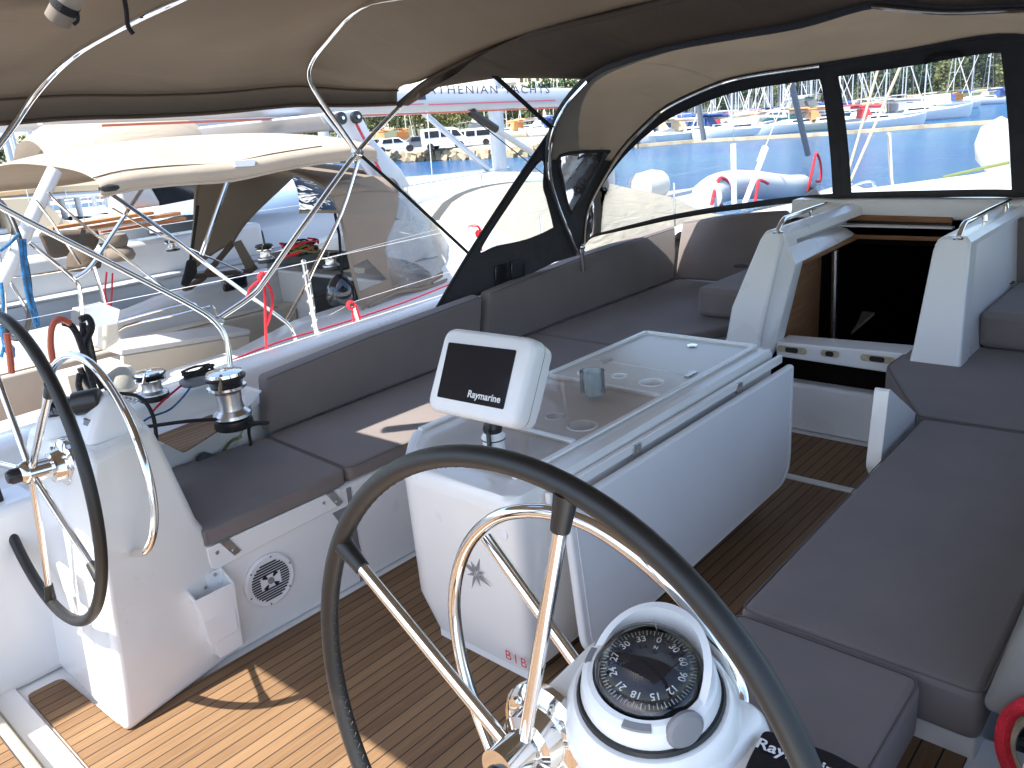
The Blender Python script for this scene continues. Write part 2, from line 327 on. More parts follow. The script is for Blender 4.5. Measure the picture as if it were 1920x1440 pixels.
# cabin roof ahead of the sprayhood + foredeck
b=MB(); rows=[]
for X,hw,z0,h in ((5.2,1.62,.62,.35),(5.6,1.6,.62,.36),(7,1.4,.6,.36),(8.6,.95,.62,.26),(9.6,.5,.64,.06)):
    rows.append([V(X,CL+hw*math.cos(a)*(1 if abs(math.cos(a))<.9 else 1.04),z0-.2+(h+.2)*min(1,math.sin(a)**.45 if math.sin(a)>0 else 0)) for a in [math.pi*k/14 for k in range(15)]])
b.sheet(rows); part('cabin_roof',b,M['gel'],yt,sm=60)
b=MB(); rows=[]
for X,hw,z in ((7.45,2.02,.50),(9.5,1.38,.6),(12.25,.1,.77)): rows.append([V(X,CL+hw,z),V(X,CL,z+.03),V(X,CL-hw,z)])
b.sheet(rows); part('foredeck',b,M['nonskid'],yt)
# seat bases
b=MB(); b.prism([V(.90,2.37,-.01),V(5.1,2.37,-.01),V(5.1,3.05,-.01),V(.90,3.05,-.01)],(0,0,.425)); b.prism([V(4.33,1.95,-.01),V(5.1,1.95,-.01),V(5.1,2.365,-.01),V(4.33,2.365,-.01)],(0,0,.425)); part('seat_base',b,M['gel'],yt,bev=.02,seg=3,label='port seat base with the round speaker')
b=MB(); b.prism(rpoly([V(.9,.40,0),V(.9,.78,0),V(3.15,.78,0),V(3.62,1.06,0),V(3.95,1.06,0),V(3.95,.26,0),V(1.62,.26,0),V(1.62,.40,0)],.015),(0,0,.355)); part('seat_base',b,M['gel'],yt,bev=.015,seg=3,label='starboard seat base with the open locker')
# outboard cockpit side by each helm, stern part
b=MB(); b.mm((-2.0,2.8,-.01),(.72,3.01,.62)); part('helm_side',b,M['gel'],yt,bev=.03,seg=3)
b=MB(); b.mm((-2.0,.12,-.01),(.85,.33,.60)); part('helm_side',b,M['gel'],yt,bev=.03,seg=3)
# seat locker lip panels under the port cushion (hinged front with catches)
b=MB(); b.prism(rpoly([V(1.01,2.372,.33),V(1.545,2.372,.35),V(1.545,2.372,.418),V(1.01,2.372,.418)],[.03,.02,0,0]),(0,-.012,0)); lp=part('locker_lip',b,M['gel'],yt,bev=.003)
for X in(1.075,1.50):
    b=MB(); b.prism([V(X-.02,2.360,.418),V(X+.015,2.360,.418),V(X+.045,2.360,.36),V(X+.02,2.360,.352)],(0,-.005,0)); b.lathe([(.006,0),(.006,.004)],(X-.035,2.3595,.39),(0,-1,0),12); b.lathe([(.006,0),(.006,.004)],(X+.02,2.355,.372),(0,-1,0),12); part('catch',b,M['ssd'],lp)
b=MB(); b.mm((1.575,2.366,.0),(1.595,2.368,.40)); part('panel_joint',b,M['rub'],yt)
# inclined dark recess panel
b=MB(); b.prism([V(1.50,2.369,.33),V(1.575,2.369,.33),V(1.60,2.369,.12)],(0,-.003,0)); part('recess',b,M['rub'],yt)
# teak pad on the port coaming
b=MB(); b.prism(rpoly([PZ(288,822,.615),PZ(398,779,.615),PZ(440,790,.615),PZ(345,850,.615)],.02),(0,0,.006)); part('teak_pad',b,M['teak2'],yt)
# bridge deck between cockpit and companionway
b=MB(); b.prism([V(3.9,1.0,-.01),V(3.9,2.06,-.01),V(4.35,2.06,-.01),V(4.35,1.0,-.01)],(0,0,.26)); part('bridge_deck',b,M['gel'],yt,bev=.02,seg=3)
b=MB(); b.mm((3.97,.98,.25),(4.3,2.08,.37)); part('step_recess_shade',b,M['darkin'],yt)  # solid dark block painting the shade under the sill
# companionway sill with latches
sill=MB(); sill.prism([PX(1454,641,3.88),PX(1700,663,3.88),PX(1690,703,3.88),PX(1456,668,3.88)],(.16,0,0)); sp=part('companionway_sill',sill,M['gel'],yt,bev=.008,seg=3)
for x,y,w in((1485,656,.075),(1556,663,.045),(1645,673,.078)):
    c=PX(x,y,3.877); b=MB(); b.prism(rpoly([c+V(0,-w,-.017),c+V(0,w,-.017),c+V(0,w,.017),c+V(0,-w,.017)],.017),(-.004,0,0)); q=part('latch_plate',b,M['tan_rope'],sp)
    c=c+V(-.005,0,0); r=w*.45; b=MB(); b.prism(rpoly([c+V(0,-r,-.013),c+V(0,r,-.013),c+V(0,r,.013),c+V(0,-r,.013)],.013),(-.003,0,0)); part('latch',b,M['blk'],q)
# companionway posts (front faces lean) and cheeks that carry the grab rails
def cheek(front,name,Xb,Xt,Xf,sd,lab):
    b=MB(); fr=[]
    for (x,y),X in front: fr.append(PX(x,y,X))
    return fr
def lp2(pxs,dx): return [PX(x,y,X)+V(dx,0,0) for x,y,X in pxs]
def lp3(pxs,dx): return [PP0(x,y,X if abs(X)<1 else 0) for x,y,X in pxs]
PN=V(.65,0,-.28)
def PP0(x,y,off=0):
    r=ray(x,y); p0=V(3.72+off,0,.35); return CAM+r*((p0-CAM).dot(PN)/r.dot(PN))
left=[(1350,690,3.72),(1371,576,3.80),(1424,450,3.97),(1434,434,4.0),(1452,431,4.0),(1468,441,3.98),(1425,632,3.76),(1418,700,3.72)]
A=[PP0(x,y) for x,y,_ in left]; B=[p+V(.12,0,0) for p in A]
b=MB(); b.loft([A,B]); part('companionway_post',b,M['gel'],yt,bev=.014,seg=3,bs=24,label='left companionway post')
A=lp2([(1420,462,3.98),(1424,450,3.98),(1434,434,4.01),(1452,431,4.01),(1468,441,3.99),(1473,456,4.0)],.02); B=[p+V(1.32,0,0) for p in A]; b=MB(); b.loft([A,B]); part('cheek_rail',b,M['gel'],yt,sm=22)
b=MB(); b.mm((4.1,1.83,.0),(5.3,1.86,.95)); part('cheek_side',b,M['gel'],yt)
bev=[(1468,441,3.985),(1478,452,4.0),(1491,498,4.02),(1456,640,3.9),(1418,700,3.80),(1425,632,3.765)]
A=[PP0(x,y,.02 if x in (1468,1425,1418) else .10) for x,y,_ in bev]; B=[p+V(.10,0,0) for p in A]; b=MB(); b.loft([A,B]); part('companionway_frame',b,M['gel'],yt,bev=.006)
right=[(1700,690,3.62),(1712,645,3.66),(1748,470,3.95),(1758,449,3.99),(1772,444,4.0),(1812,444,4.0),(1819,456,3.99),(1805,618,3.72),(1800,700,3.66)]
A=[PP0(x,y) for x,y,_ in right]; B=[p+V(.14,0,0) for p in A]
b=MB(); b.loft([A,B]); part('companionway_post',b,M['gel'],yt,bev=.014,seg=3,bs=24,label='right companionway post')
A=[PP0(x,y,.02) for x,y in ((1812,444),(1819,456),(1805,618),(1800,700))]; B=[V(5.3,p.y,p.z) for p in A]; C_=[p+V(0,.05,0) for p in B]; D_=[p+V(0,.05,0) for p in A]
b=MB(); b.loft([A+D_[::-1],B+C_[::-1]]); part('cheek_side',b,M['gel'],yt,bev=.008,seg=2)
A=lp2([(1750,462,3.99),(1758,449,3.99),(1772,444,4.0),(1812,444,4.0),(1819,456,3.99),(1818,466,3.98)],.02); B=[p+V(1.32,0,0) for p in A]; b=MB(); b.loft([A,B]); part('cheek_rail',b,M['gel'],yt,sm=22)
# hatch garage: top slab ahead, recessed inner frame, wooden trims
b=MB()
g0=[PX(1575,382,5.3),PX(1920,384,5.3)]
b.mm((5.1,.55,.93),(5.55,2.2,1.045)); part('hatch_garage',b,M['gel'],yt,bev=.02,seg=3)
zt=.985
def bar(a,c,X,d,mt_,nm): # bar between two pixel heights at depth X
    q=[PX(1575,a,X),PX(1785,a+6,X),PX(1785,c+6,X),PX(1575,c,X)]; b=MB(); b.prism(q,(d,0,0)); return part(nm,b,M[mt_],yt,bev=.003)
bar(402,413,5.085,.02,'hwood','hatch_trim'); bar(414,420,5.07,.03,'blk','hatch_gap'); bar(421,441,4.98,.06,'gel','companionway_frame'); bar(440,447,4.93,.03,'hwood','hatch_trim')
# inner slide frame sloping along port side of the opening
b=MB(); b.loft([[PX(1479,462,4.03),PX(1491,497,4.03),PX(1491,497,4.03)+V(0,.06,0),PX(1479,462,4.03)+V(0,.06,0)],[PX(1582,423,4.99),PX(1606,440,4.99),PX(1606,440,4.99)+V(0,.06,0),PX(1582,423,4.99)+V(0,.06,0)]]); part('companionway_frame',b,M['gel'],yt,bev=.004)
b=MB(); b.loft([[PX(1491,497,4.04),PX(1491,504,4.04),PX(1491,504,4.04)+V(0,.05,0),PX(1491,497,4.04)+V(0,.05,0)],[PX(1607,439,4.99),PX(1611,447,4.99),PX(1611,447,4.99)+V(0,.05,0),PX(1607,439,4.99)+V(0,.05,0)]]); part('hatch_trim',b,M['hwood'],yt)
b=MB(); b.loft([[PX(1489,498,4.04),PX(1456,636,3.9),PX(1456,636,3.9)+V(.02,.03,0),PX(1489,498,4.04)+V(.02,.03,0)],[V(4.62,1.80,.86),V(4.62,1.80,-.3),V(4.62,1.86,-.3),V(4.62,1.86,.86)]]); part('companionway_lining',b,M['hwood'],yt)
# cabin below, its unlit dark painted in
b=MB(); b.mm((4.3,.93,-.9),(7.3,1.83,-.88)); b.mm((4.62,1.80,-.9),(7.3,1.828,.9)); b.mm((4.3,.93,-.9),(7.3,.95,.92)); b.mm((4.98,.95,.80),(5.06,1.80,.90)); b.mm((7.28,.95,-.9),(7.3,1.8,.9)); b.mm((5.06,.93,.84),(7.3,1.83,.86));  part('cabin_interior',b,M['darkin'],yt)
b=MB(); b.prism([PX(1575,640,5.1),PX(1640,585,5.3),PX(1560,578,5.5),PX(1552,640,5.2)],(0,0,-.02)); part('saloon_table',b,M['gel2'],yt)
b=MB(); b.tube([PX(1566,470,4.6),PX(1563,640,4.6)],.018,10); part('mast_support',b,M['ssd'],yt)
# grab rails on the cheeks
for pts,feet in (([(1458,433,4.02),(1470,411,4.1),(1485,405,4.25),(1519,392,4.7),(1560,379,5.2)],[(1521,404,1520,392,4.7)]),([(1798,444,4.02),(1808,420,4.1),(1822,412,4.2),(1855,394,4.6),(1893,376,5.1)],[(1847,414,1846,400,4.5),(1888,394,1886,380,5.0)])):
    P_=[PX(*p) for p in pts]; b=MB(); b.tube(P_,.0125,12,smooth=5)
    for x,y,x2,y2,X in feet: b.tube([PX(x,y,X),PX(x2,y2,X)],.012,10)
    b.tube([P_[-1],P_[-1]+V(.05,0,-.07)],.0125,10)
    b.lathe([(.028,0),(.028,.006),(.016,.01)],P_[0]-V(0,0,.01),seg=16)
    part('grab_rail',b,M['ss'],yt)
# starboard locker opening (white sloping frame, shaded hole painted as a dark plate)
b=MB(); fr=rpoly([PY(1650,880,.83),PY(1668,728,.83),PY(1745,800,.83),PY(1745,860,.83),PY(1660,905,.83)],.02); b.prism(fr,(0,.05,0)); part('locker_frame',b,M['gel'],yt,bev=.006)
b=MB(); b.prism(rpoly([PY(1669,860,.884),PY(1682,775,.884),PY(1692,768,.884),PY(1742,806,.884),PY(1742,850,.884),PY(1675,868,.884)],.008),(0,.004,0)); q=part('locker_opening',b,M['alu'],yt,bev=.002)
b=MB(); b.prism(rpoly([PY(1682,855,.89),PY(1694,790,.89),PY(1735,812,.89),PY(1735,855,.89)],.006),(0,.002,0)); part('recess_shade',b,M['glassd'],q)
# after starboard: small teak step by the seat
b=MB(); b.mm((.95,-.05,.0),(1.72,.40,.285)); part('side_step',b,M['gel'],yt,bev=.015,seg=3)
b=MB(); b.prism(rpoly([PZ(1744,1349,.286),PZ(1832,1384,.286),PZ(1778,1500,.286),PZ(1600,1500,.286)],.012),(0,0,.006)); part('teak_floor',b,M['teakd'],yt)

# ---- bottle holder and speaker on the port seat base / pedestal
hb=PY(385,1215,2.36); 
b=MB(); top=[V(.905,2.36,.335),V(1.045,2.36,.335),V(1.045,2.29,.30),V(.905,2.29,.30)]; bot=[V(.955,2.36,.05),V(1.04,2.36,.05),V(1.04,2.31,.05),V(.955,2.31,.05)]
inn=[p*.88+(sum(top,Vector())/4)*.12 for p in top]; inb=[V(.93,2.35,.12),V(1.03,2.35,.12),V(1.03,2.30,.12),V(.93,2.30,.12)]
bh=MB(); bh.loft([bot,top,inn,inb]); h=solo('bottle_holder',bh,M['wplas'],'white plastic winch-handle holder screwed to the white panel beside the round speaker','holder',bev=.006,seg=3)
for X,z in((.935,.318),(1.015,.322),(.975,.295)):
    b=MB(); b.lathe([(.006,0),(.006,.004)],(X,2.352,z),(0,-1,0),10); part('screw',b,M['ssd'],h)
sp=thing('loudspeaker','round white marine loudspeaker with slotted black grille in the port seat front','loudspeaker',(1.21,2.37,.20))
c=V(1.205,2.368,.20); b=MB(); b.lathe([(.098,0),(.098,.006),(.09,.012),(.082,.010),(.0,.010)],c,(0,-1,0),48); part('rim',b,M['wplas'],sp)
b=MB()
for k in range(-7,8):
    z=k*.0095
    if abs(k)>=3:
        w=math.sqrt(max(0,.074**2-z*z)); b.mm((c.x-w,c.y-.0115,c.z+z-.0028),(c.x+w,c.y-.0125,c.z+z+.0028))
    else:
        w=math.sqrt(.074**2-z*z)
        for s in(-1,1): b.mm((c.x+s*.040,c.y-.0115,c.z+z-.0028),(c.x+s*w,c.y-.0125,c.z+z+.0028))
for a in (45,135,225,315):
    d=V(math.cos(R(a)),0,math.sin(R(a))); n=V(-d.z,0,d.x); b.poly([c+V(0,-.0118,0)+d*.016+n*.002,c+V(0,-.0118,0)+d*.036+n*.010,c+V(0,-.0118,0)+d*.036-n*.010,c+V(0,-.0118,0)+d*.016-n*.002],.001,(0,-1,0))
part('grille_slot',b,M['blk'],sp)
b=MB(); b.lathe([(.012,.010),(.012,.014),(.006,.016)],c,(0,-1,0),20)
for a in range(0,360,60): b.lathe([(.004,.008),(.004,.012)],c+V(math.cos(R(a+20))*.088,0,math.sin(R(a+20))*.088),(0,-1,0),8)
part('centre_cap',b,M['rub'],sp)

# ---- helm pedestals
def pedestal(name,lab,y0,y1,s):
    t=thing(name,lab,'pedestal',(.8,(y0+y1)/2,0),'white helm pedestals')
    yi=y1 if s<0 else y0   # inboard side
    e=.085 if s>0 else 0
    if s>0:
        L=[[V(.615,y0,0),V(1.12,2.377,0),V(1.2,y1,0),V(.615,y1,0)],[V(.63,y0,.15),V(1.10,2.377,.2),V(1.2,y1,.2),V(.63,y1,.15)],[V(.65,y0+.005,.36),V(1.06,2.376,.40),V(1.14,y1,.40),V(.65,y1,.36)],[V(.665,y0+.01,.5),V(1.0,y0+.09,.52),V(1.10,y1-.01,.52),V(.665,y1-.01,.5)],[V(.695,y0+.015,.79),V(.94,y0+.08,.80),V(1.05,y1-.015,.80),V(.695,y1-.015,.79)],[V(.72,y0+.03,.862),V(.92,y0+.08,.875),V(1.02,y1-.03,.875),V(.72,y1-.03,.862)]]; b=MB(); b.loft(L); part('body',b,M['gel'],t,bev=.025,seg=4); return t
    A=[V(.615,y0,0),V(.93 if s>0 else 1.06,y0+e,0),V(1.06,y1,0),V(.615,y1,0)]
    L=[A,[V(.63,y0,.15),V(.94 if s>0 else 1.0,y0+e,.2),V(1.0,y1,.2),V(.63,y1,.15)],[V(.665,y0+.01,.5),V(.965,y0+.01+e*.95,.52),V(.965,y1-.01,.52),V(.665,y1-.01,.5)],[V(.695,y0+.015,.79),V(.90,y0+.015+e*.8,.80),V(.90,y1-.015,.80),V(.695,y1-.015,.79)],[V(.72,y0+.03,.862),V(.88,y0+.03+e*.7,.875),V(.88,y1-.03,.875),V(.72,y1-.03,.862)]]
    b=MB(); b.loft(L); part('body',b,M['gel'],t,bev=.03,seg=4); return t
pp=pedestal('helm_pedestal','white port helm pedestal behind the far steering wheel at the left edge',2.27,2.82,1)
b=MB(); b.prism(rpoly([PX(98,945,.66),PX(150,950,.66),PX(150,990,.66),PX(98,990,.66)],.01),(-.006,0,0))
sp_=pedestal('helm_pedestal','white starboard helm pedestal carrying the large compass at the bottom of the photo',.36,.71,-1)
# compass boss + side shelf with instrument panel
b=MB(); b.lathe([(.125,0),(.12,.03),(.112,.05),(.106,.055),(0,.056)],V(.775,.513,.902)-V(-.22,-.10,1).normalized()*.057,(-.22,-.10,1),40); part('compass_boss',b,M['gel'],sp_)
b=MB(); b.prism(rpoly([V(.62,.02,.80),V(.86,.02,.80),V(.86,.42,.80),V(.62,.42,.80)],.03),(0,0,.045)); part('side_shelf',b,M['gel'],sp_,bev=.012,seg=3)
# chrome hub boss flange on each pedestal
for t,y in((pp,2.47),(sp_,.652)):
    b=MB(); b.lathe([(.075,0),(.075,.012),(.066,.02),(.05,.024),(.045,.05),(.03,.055),(.03,.11)],(.715,y,.81),(-1,0,.06),40)
    for a in range(0,360,90): b.lathe([(.006,0),(.006,.006)],V(.695,y,.811)+V(0,math.cos(R(a+45))*.06,math.sin(R(a+45))*.06),(-1,0,0),8)
    part('wheel_boss',b,M['ss'],t)
# port pedestal small fittings: engine control recess (white bracket lower on the aft face)
b=MB(); c=PX(128,1085,.63); b.prism(rpoly([c+V(0,.035,.05),c+V(0,-.035,.05),c+V(0,-.035,-.05),c+V(0,.035,-.05)],.01),(-.012,0,0)); b.prism([c+V(-.012,-.02,.03),c+V(-.012,-.03,-.17),c+V(-.012,-.05,-.17),c+V(-.012,-.04,.03)],(-.012,0,0)); part('control_bracket',b,M['wplas'],pp,bev=.004)
# starboard black instrument panel lettering
pn=thing('autopilot_panel','black instrument panel with white maker lettering on the shelf by the near wheel','instrument',(.76,.2,.845))
b=MB(); P_=[PZ(1402,1440,.846),PZ(1432,1380,.846),PZ(1560,1425,.846),PZ(1640,1470,.846),PZ(1380,1500,.846)]; b.prism(rpoly(P_,.012),(0,0,.012)); part('face',b,M['scr'],pn,bev=.003)
r_=(PZ(1560,1446,.859)-PZ(1440,1400,.859)); up=V(0,0,1).cross(r_.normalized()); part('lettering',text_mb('Raymarine',PZ(1500,1424,.8592),r_,up,.019,bold=.02),M['txtw'],pn,flat=True)

# ---- steering wheels
def wheel(name,lab,c,tilt,ang0,Rr=.45):
    t=thing(name,lab,'steering wheel',c,'leather covered steering wheels'); c=V(c)
    e1=V(0,1,0); e2=V(math.sin(tilt),0,math.cos(tilt)); n=e1.cross(e2)
    def at(a,r): return c+(e1*math.cos(a)+e2*math.sin(a))*r
    b=MB(); b.tube([at(2*math.pi*k/96,Rr) for k in range(96)],.0158,16,closed=True); rim=part('rim',b,M['lea'],t)
    b=MB()
    for k in range(260):
        a=2*math.pi*k/260; p=at(a,Rr-.0152)+n*.0015*(1 if k%2 else -1)
        q=at(a+.011,Rr-.0152)-n*.0045*(1 if k%2 else -1)
        b.tube([p,q],.0011,4)
    part('stitching',b,M['stitch'],rim)
    for k in range(5):
        a=ang0+k*2*math.pi/5
        b=MB(); b.tube([at(a,.03)+n*(-.0),at(a,Rr-.045)],.0100,14); s=part('spoke',b,M['ss'],t)
        b=MB(); b.tube([at(a,Rr-.062),at(a,Rr-.03),at(a,Rr-.008)],lambda u:.0128+.004*u,14); part('leather_boot',b,M['lea'],s)
    b=MB(); b.lathe([(.0,-.03),(.028,-.03),(.034,-.02),(.036,.01),(.03,.02),(.03,.05)],c,n if n.x>0 else -n,28); part('hub',b,M['ss'],t)
    b=MB(); b.lathe([(0,-.065),(.016,-.062),(.022,-.05),(.022,-.03)],c,n if n.x>0 else -n,20); part('hub_nut',b,M['blk'],t)
    return t
w1=wheel('helm','near black leather steering wheel with chrome spokes, its top in the middle of the photo',(.652,.652,.797),.0725,R(101.5))
w2=wheel('helm','far black leather steering wheel at the left edge, in front of the port pedestal',(.615,2.478,.818),.0595,R(63.5))
# ---- pedestal guards
def guard(lab,pts,extra,boss):
    b=MB(); b.tube(pts,.0125,14,smooth=6); t=thing('pedestal_guard',lab,'guard rail',pts[-1],'stainless hoops around the helm pedestals')
    part('hoop',b,M['ss'],t)
    for e in extra:
        b=MB(); b.tube(e,.0115,12); part('brace',b,M['ss'],t)
    return t
guard('chrome hoop rail seen through the near steering wheel around its pedestal',[PX(x,y,X) for x,y,X in ((955,1500,.80),(935,1440,.82),(893,1330,.86),(864,1230,.88),(852,1120,.9),(873,1030,.9),(925,973,.9),(1000,958,.9),(1085,975,.9),(1165,1020,.9),(1260,1100,.9),(1345,1205,.9),(1384,1285,.9),(1388,1330,.88),(1368,1366,.85),(1335,1378,.80))],[[PX(912,1008,.9),PX(1082,1245,.86)]],None)
guard('chrome hoop rail on the port pedestal, to the right of the far steering wheel',[PY(x,y,Y) for x,y,Y in ((86,800,2.88),(88,735,2.86),(100,690,2.8),(128,667,2.70),(163,676,2.57),(200,715,2.44),(238,780,2.32),(265,850,2.24),(282,910,2.21),(289,965,2.20),(285,1008,2.20),(272,1033,2.22),(254,1037,2.29))],[[PY(192,828,2.42),PY(212,740,2.44)]],None)

# ---- compass
cp=thing('compass','large white rimmed steering compass with black domed card on the near pedestal','compass',(.77,.515,.9))
cc=V(.775,.513,.902); ax=V(-.22,-.10,1).normalized()
b=MB(); b.lathe([(.0985,-.002),(.1015,.002),(.0985,.007)],cc,ax,48); part('gasket',b,M['blk'],cp)
b=MB(); b.lathe([(.093,.004),(.095,.012),(.091,.034),(.083,.041),(.0755,.043),(.074,.034),(.0,.03)],cc,ax,60); body=part('housing',b,M['wplas'],cp,sm=25)
ux=(V(1,0,0)-ax*ax.x).normalized(); uy=ax.cross(ux)
def cpt(a,r,h): return cc+ax*h+(ux*math.cos(a)+uy*math.sin(a))*r
for a0,a1 in ((R(190),R(215)),(R(95),R(112))):
    b=MB(); lo=[];K=8
    for k in range(K+1):
        a=a0+(a1-a0)*k/K; lo.append([cpt(a,.080,.0425),cpt(a,.089,.040),cpt(a,.0895,.036),cpt(a,.079,.040)])
    b.loft(lo); part('rubber_insert',b,M['rub'],cp)
b=MB(); b.lathe([(.026,-.004),(.027,.002),(.022,.006),(0,.006)],cpt(R(243),.088,.028),(cpt(R(243),1,0)-cc).normalized()+ax*.2,28); part('side_knob',b,M['rub'],cp)
b=MB(); b.lathe([(.017,-.004),(.018,.002),(.014,.005),(0,.005)],cpt(R(80),.088,.028),(cpt(R(80),1,0)-cc).normalized()+ax*.2,28); part('side_knob',b,M['rub'],cp)
# white hood: a tilted ring behind the dome
b=MB(); lo=[]
for k in range(41):
    a=R(-92+184*k/40); hh=.052*math.cos(a/1.0)**.8 if abs(a)<R(90) else 0; hh=max(hh,0)
    lo.append([cpt(a,.0745,.036),cpt(a,.088,.030),cpt(a,.086-.004*hh/.05,.040+hh),cpt(a,.0755-.004*hh/.05,.040+hh)])
b.loft(lo); part('hood',b,M['wplas'],cp,sm=50)
# dome card: black bowl surface inside a clear dome
b=MB(); b.lathe([(.071,.034),(.0705,.040),(.066,.047),(.0,.052)],cc,ax,48); part('card',b,M['scr'],cp,sm=60)
b=MB(); prof=[(.0735*math.cos(R(t)),.036+.062*math.sin(R(t))) for t in range(0,91,6)]; b.lathe(prof,cc,ax,56,cap=False)
gl=bpy.data.materials.new('compass_glass'); gl.use_nodes=True; gt=gl.node_tree; gt.nodes.remove(gt.nodes['Principled BSDF']); a_=gt.nodes.new('ShaderNodeBsdfTransparent'); g_=gt.nodes.new('ShaderNodeBsdfGlossy'); g_.inputs['Roughness'].default_value=.02; f_=gt.nodes.new('ShaderNodeLayerWeight'); f_.inputs[0].default_value=.07; x_=gt.nodes.new('ShaderNodeMixShader'); gt.links.new(f_.outputs[0],x_.inputs[0]); gt.links.new(a_.outputs[0],x_.inputs[1]); gt.links.new(g_.outputs[0],x_.inputs[2]); gt.links.new(x_.outputs[0],gt.nodes['Material Output'].inputs[0]); M['glass']=gl
gl2=gl.copy(); gl2.name='compass_dome_glass'; [setattr(n_.inputs[0],'default_value',.30) for n_ in gl2.node_tree.nodes if n_.type=='LAYER_WEIGHT']; part('dome',b,gl2,cp,sm=80)
# card marks
def cardpt(a,r):
    prof=[(.0,.052),(.066,.047),(.0705,.040)]
    for (r0,h0),(r1,h1) in zip(prof,prof[1:]):
        if r<=r1: return cpt(a,r,h0+(h1-h0)*(r-r0)/(r1-r0)+.0012)
    return cpt(a,r,.05)
b=MB()
head=R(14)
for k in range(72):
    a=head+R(k*5); L=.0055 if k%2 else .008
    p=cardpt(a,.064); q=cardpt(a,.064-L); b.tube([p,q],.0005 if k%2 else .0007,4)
mk=part('card_marks',b,M['txtw'],cp,flat=True)
for k,tx in ((0,'0'),(1,'30'),(2,'60'),(3,'90'),(4,'12'),(5,'15'),(6,'18'),(7,'21'),(8,'24'),(9,'27'),(10,'30'),(11,'33')):
    a=head-R(k*30); p=cardpt(a,.047); o_=cardpt(a,.052); up=(cardpt(a,.052)-cardpt(a,.038)).normalized(); rt=up.cross((ax+(cpt(a,1,0)-cc)*.3).normalized())
    part('card_numeral',text_mb(tx,p+ax*.0015,rt,up,.0105,bold=.012),M['txtw'],cp,flat=True)
a=head; up=(cardpt(a,.04)-cardpt(a,.02)).normalized(); part('card_numeral',text_mb('N',cardpt(a,.033)+ax*.001,up.cross(ax),up,.006,bold=.01),M['txtw'],cp,flat=True)
b=MB(); b.tube([cpt(head+R(8),.066,.050),cpt(head+R(8),.060,.073)],.0009,6); part('lubber_line',b,M['txtw'],cp)
b=MB(); b.tube([cpt(head-R(42),.067,.048),cpt(head-R(42),.054,.074)],.0008,6); part('lubber_line',b,mat('yellow_print',(.6,.6,.05),.5),cp)

# ---- cockpit table
tb=thing('cockpit_table','white fixed cockpit table with cup holders, glass-covered tray and folded side leaves','table',(2.2,1.65,0))
# body tapers to its foot, big rounded corners
M['wellm']=mat('cup_well',(.42,.40,.36),.6); zt=.70
top=[V(1.40,1.34,zt),V(3.03,1.36,zt),V(3.03,1.975,zt),V(1.60,1.985,zt),V(1.40,1.80,zt)]
L0=[V(1.50,1.42,.05),V(2.98,1.42,.05),V(2.98,1.90,.05),V(1.56,1.90,.05),V(1.50,1.84,.05)]
L1=[V(1.455,1.385,.2),V(3.0,1.38,.2),V(3.0,1.93,.2),V(1.54,1.93,.2),V(1.455,1.86,.2)]
def rl(P_): return rpoly(P_,[.05,.02,.03,.05,.07],5)
b=MB(); b.loft([rl(L0),rl(L1),rl([p-V(0,0,.05) for p in top])]); part('body',b,M['gel'],tb,sm=50)
b=MB(); P_=rl(top); ctr=sum(P_,Vector())/len(P_)
b.loft([[p-V(0,0,.05) for p in P_],[p-V(0,0,.02) for p in P_],[p+(ctr-p).normalized()*.012 for p in P_],[p+(ctr-p).normalized()*.03 for p in P_]],cap=False); part('rim',b,M['gel'],tb,sm=60)
HOLES=((2.40,1.83,.042),(2.42,1.70,.028),(2.41,1.55,.042),(1.93,1.51,.045),(1.95,1.64,.03),(1.93,1.77,.045))
def circ(X,Y,r,n=32): return [(X+r*math.cos(2*math.pi*k/n),Y+r*math.sin(2*math.pi*k/n)) for k in range(n)]
HL=[circ(*h) for h in HOLES]
b=poly_hole([((p+(ctr-p).normalized()*.028).x,(p+(ctr-p).normalized()*.028).y) for p in P_],HL,lambda x,y:V(x,y,zt-.0005)); part('table_surface',b,M['gel'],tb,flat=True)
# top surface with recessed laminate panels
ins=[V(1.50,1.44,zt+.002),V(2.98,1.44,zt+.002),V(2.98,1.935,zt+.002),V(1.62,1.935,zt+.002),V(1.50,1.85,zt+.002)]
b=poly_hole([(p.x,p.y) for p in rpoly(ins,[.02,.02,.02,.03,.05])],HL,lambda x,y:V(x,y,zt+.004)); pt=part('top_panel',b,M['tabletop'],tb,flat=True)
b=MB(); # raised rails of white edging
def strip(p,q,w=.018,h=.010,z=zt+.004): 
    d=(V(q)-V(p)).normalized(); n=V(-d.y,d.x,0)*w/2; b.prism([V(p)+n+V(0,0,z),V(q)+n+V(0,0,z),V(q)-n+V(0,0,z),V(p)-n+V(0,0,z)],(0,0,h))
strip((1.50,1.425,0),(3.0,1.425,0),.02); strip((3.0,1.42,0),(3.0,1.95,0),.02); strip((1.62,1.952,0),(3.0,1.952,0),.022)
part('edge_trim',b,M['gel'],tb,bev=.003)
for X in (1.795,2.285):
    b=MB(); strip((X,1.44,0),(X,1.93,0),.024,.012); part('divider',b,M['gel'],tb,bev=.003)
b=MB(); strip((2.555,1.44,0),(2.555,1.93,0),.004,.0015); part('lid_seam',b,M['wplas'],tb)
for X,Y,r in HOLES:
    b=MB(); b.lathe([(r*.97,-.05),(r*.985,.001),(r*1.03,.0022),(r*1.12,.0018),(r*1.14,-.001)],(X,Y,zt+.005),seg=36,cap=False)
    q=part('cup_holder',b,M['gel'],tb)
    b=MB(); b.lathe([(r*.985,-.042),(0,-.042)],(X,Y,zt+.005),seg=36,cap=False); part('well',b,M['wellm'],q,label=None)
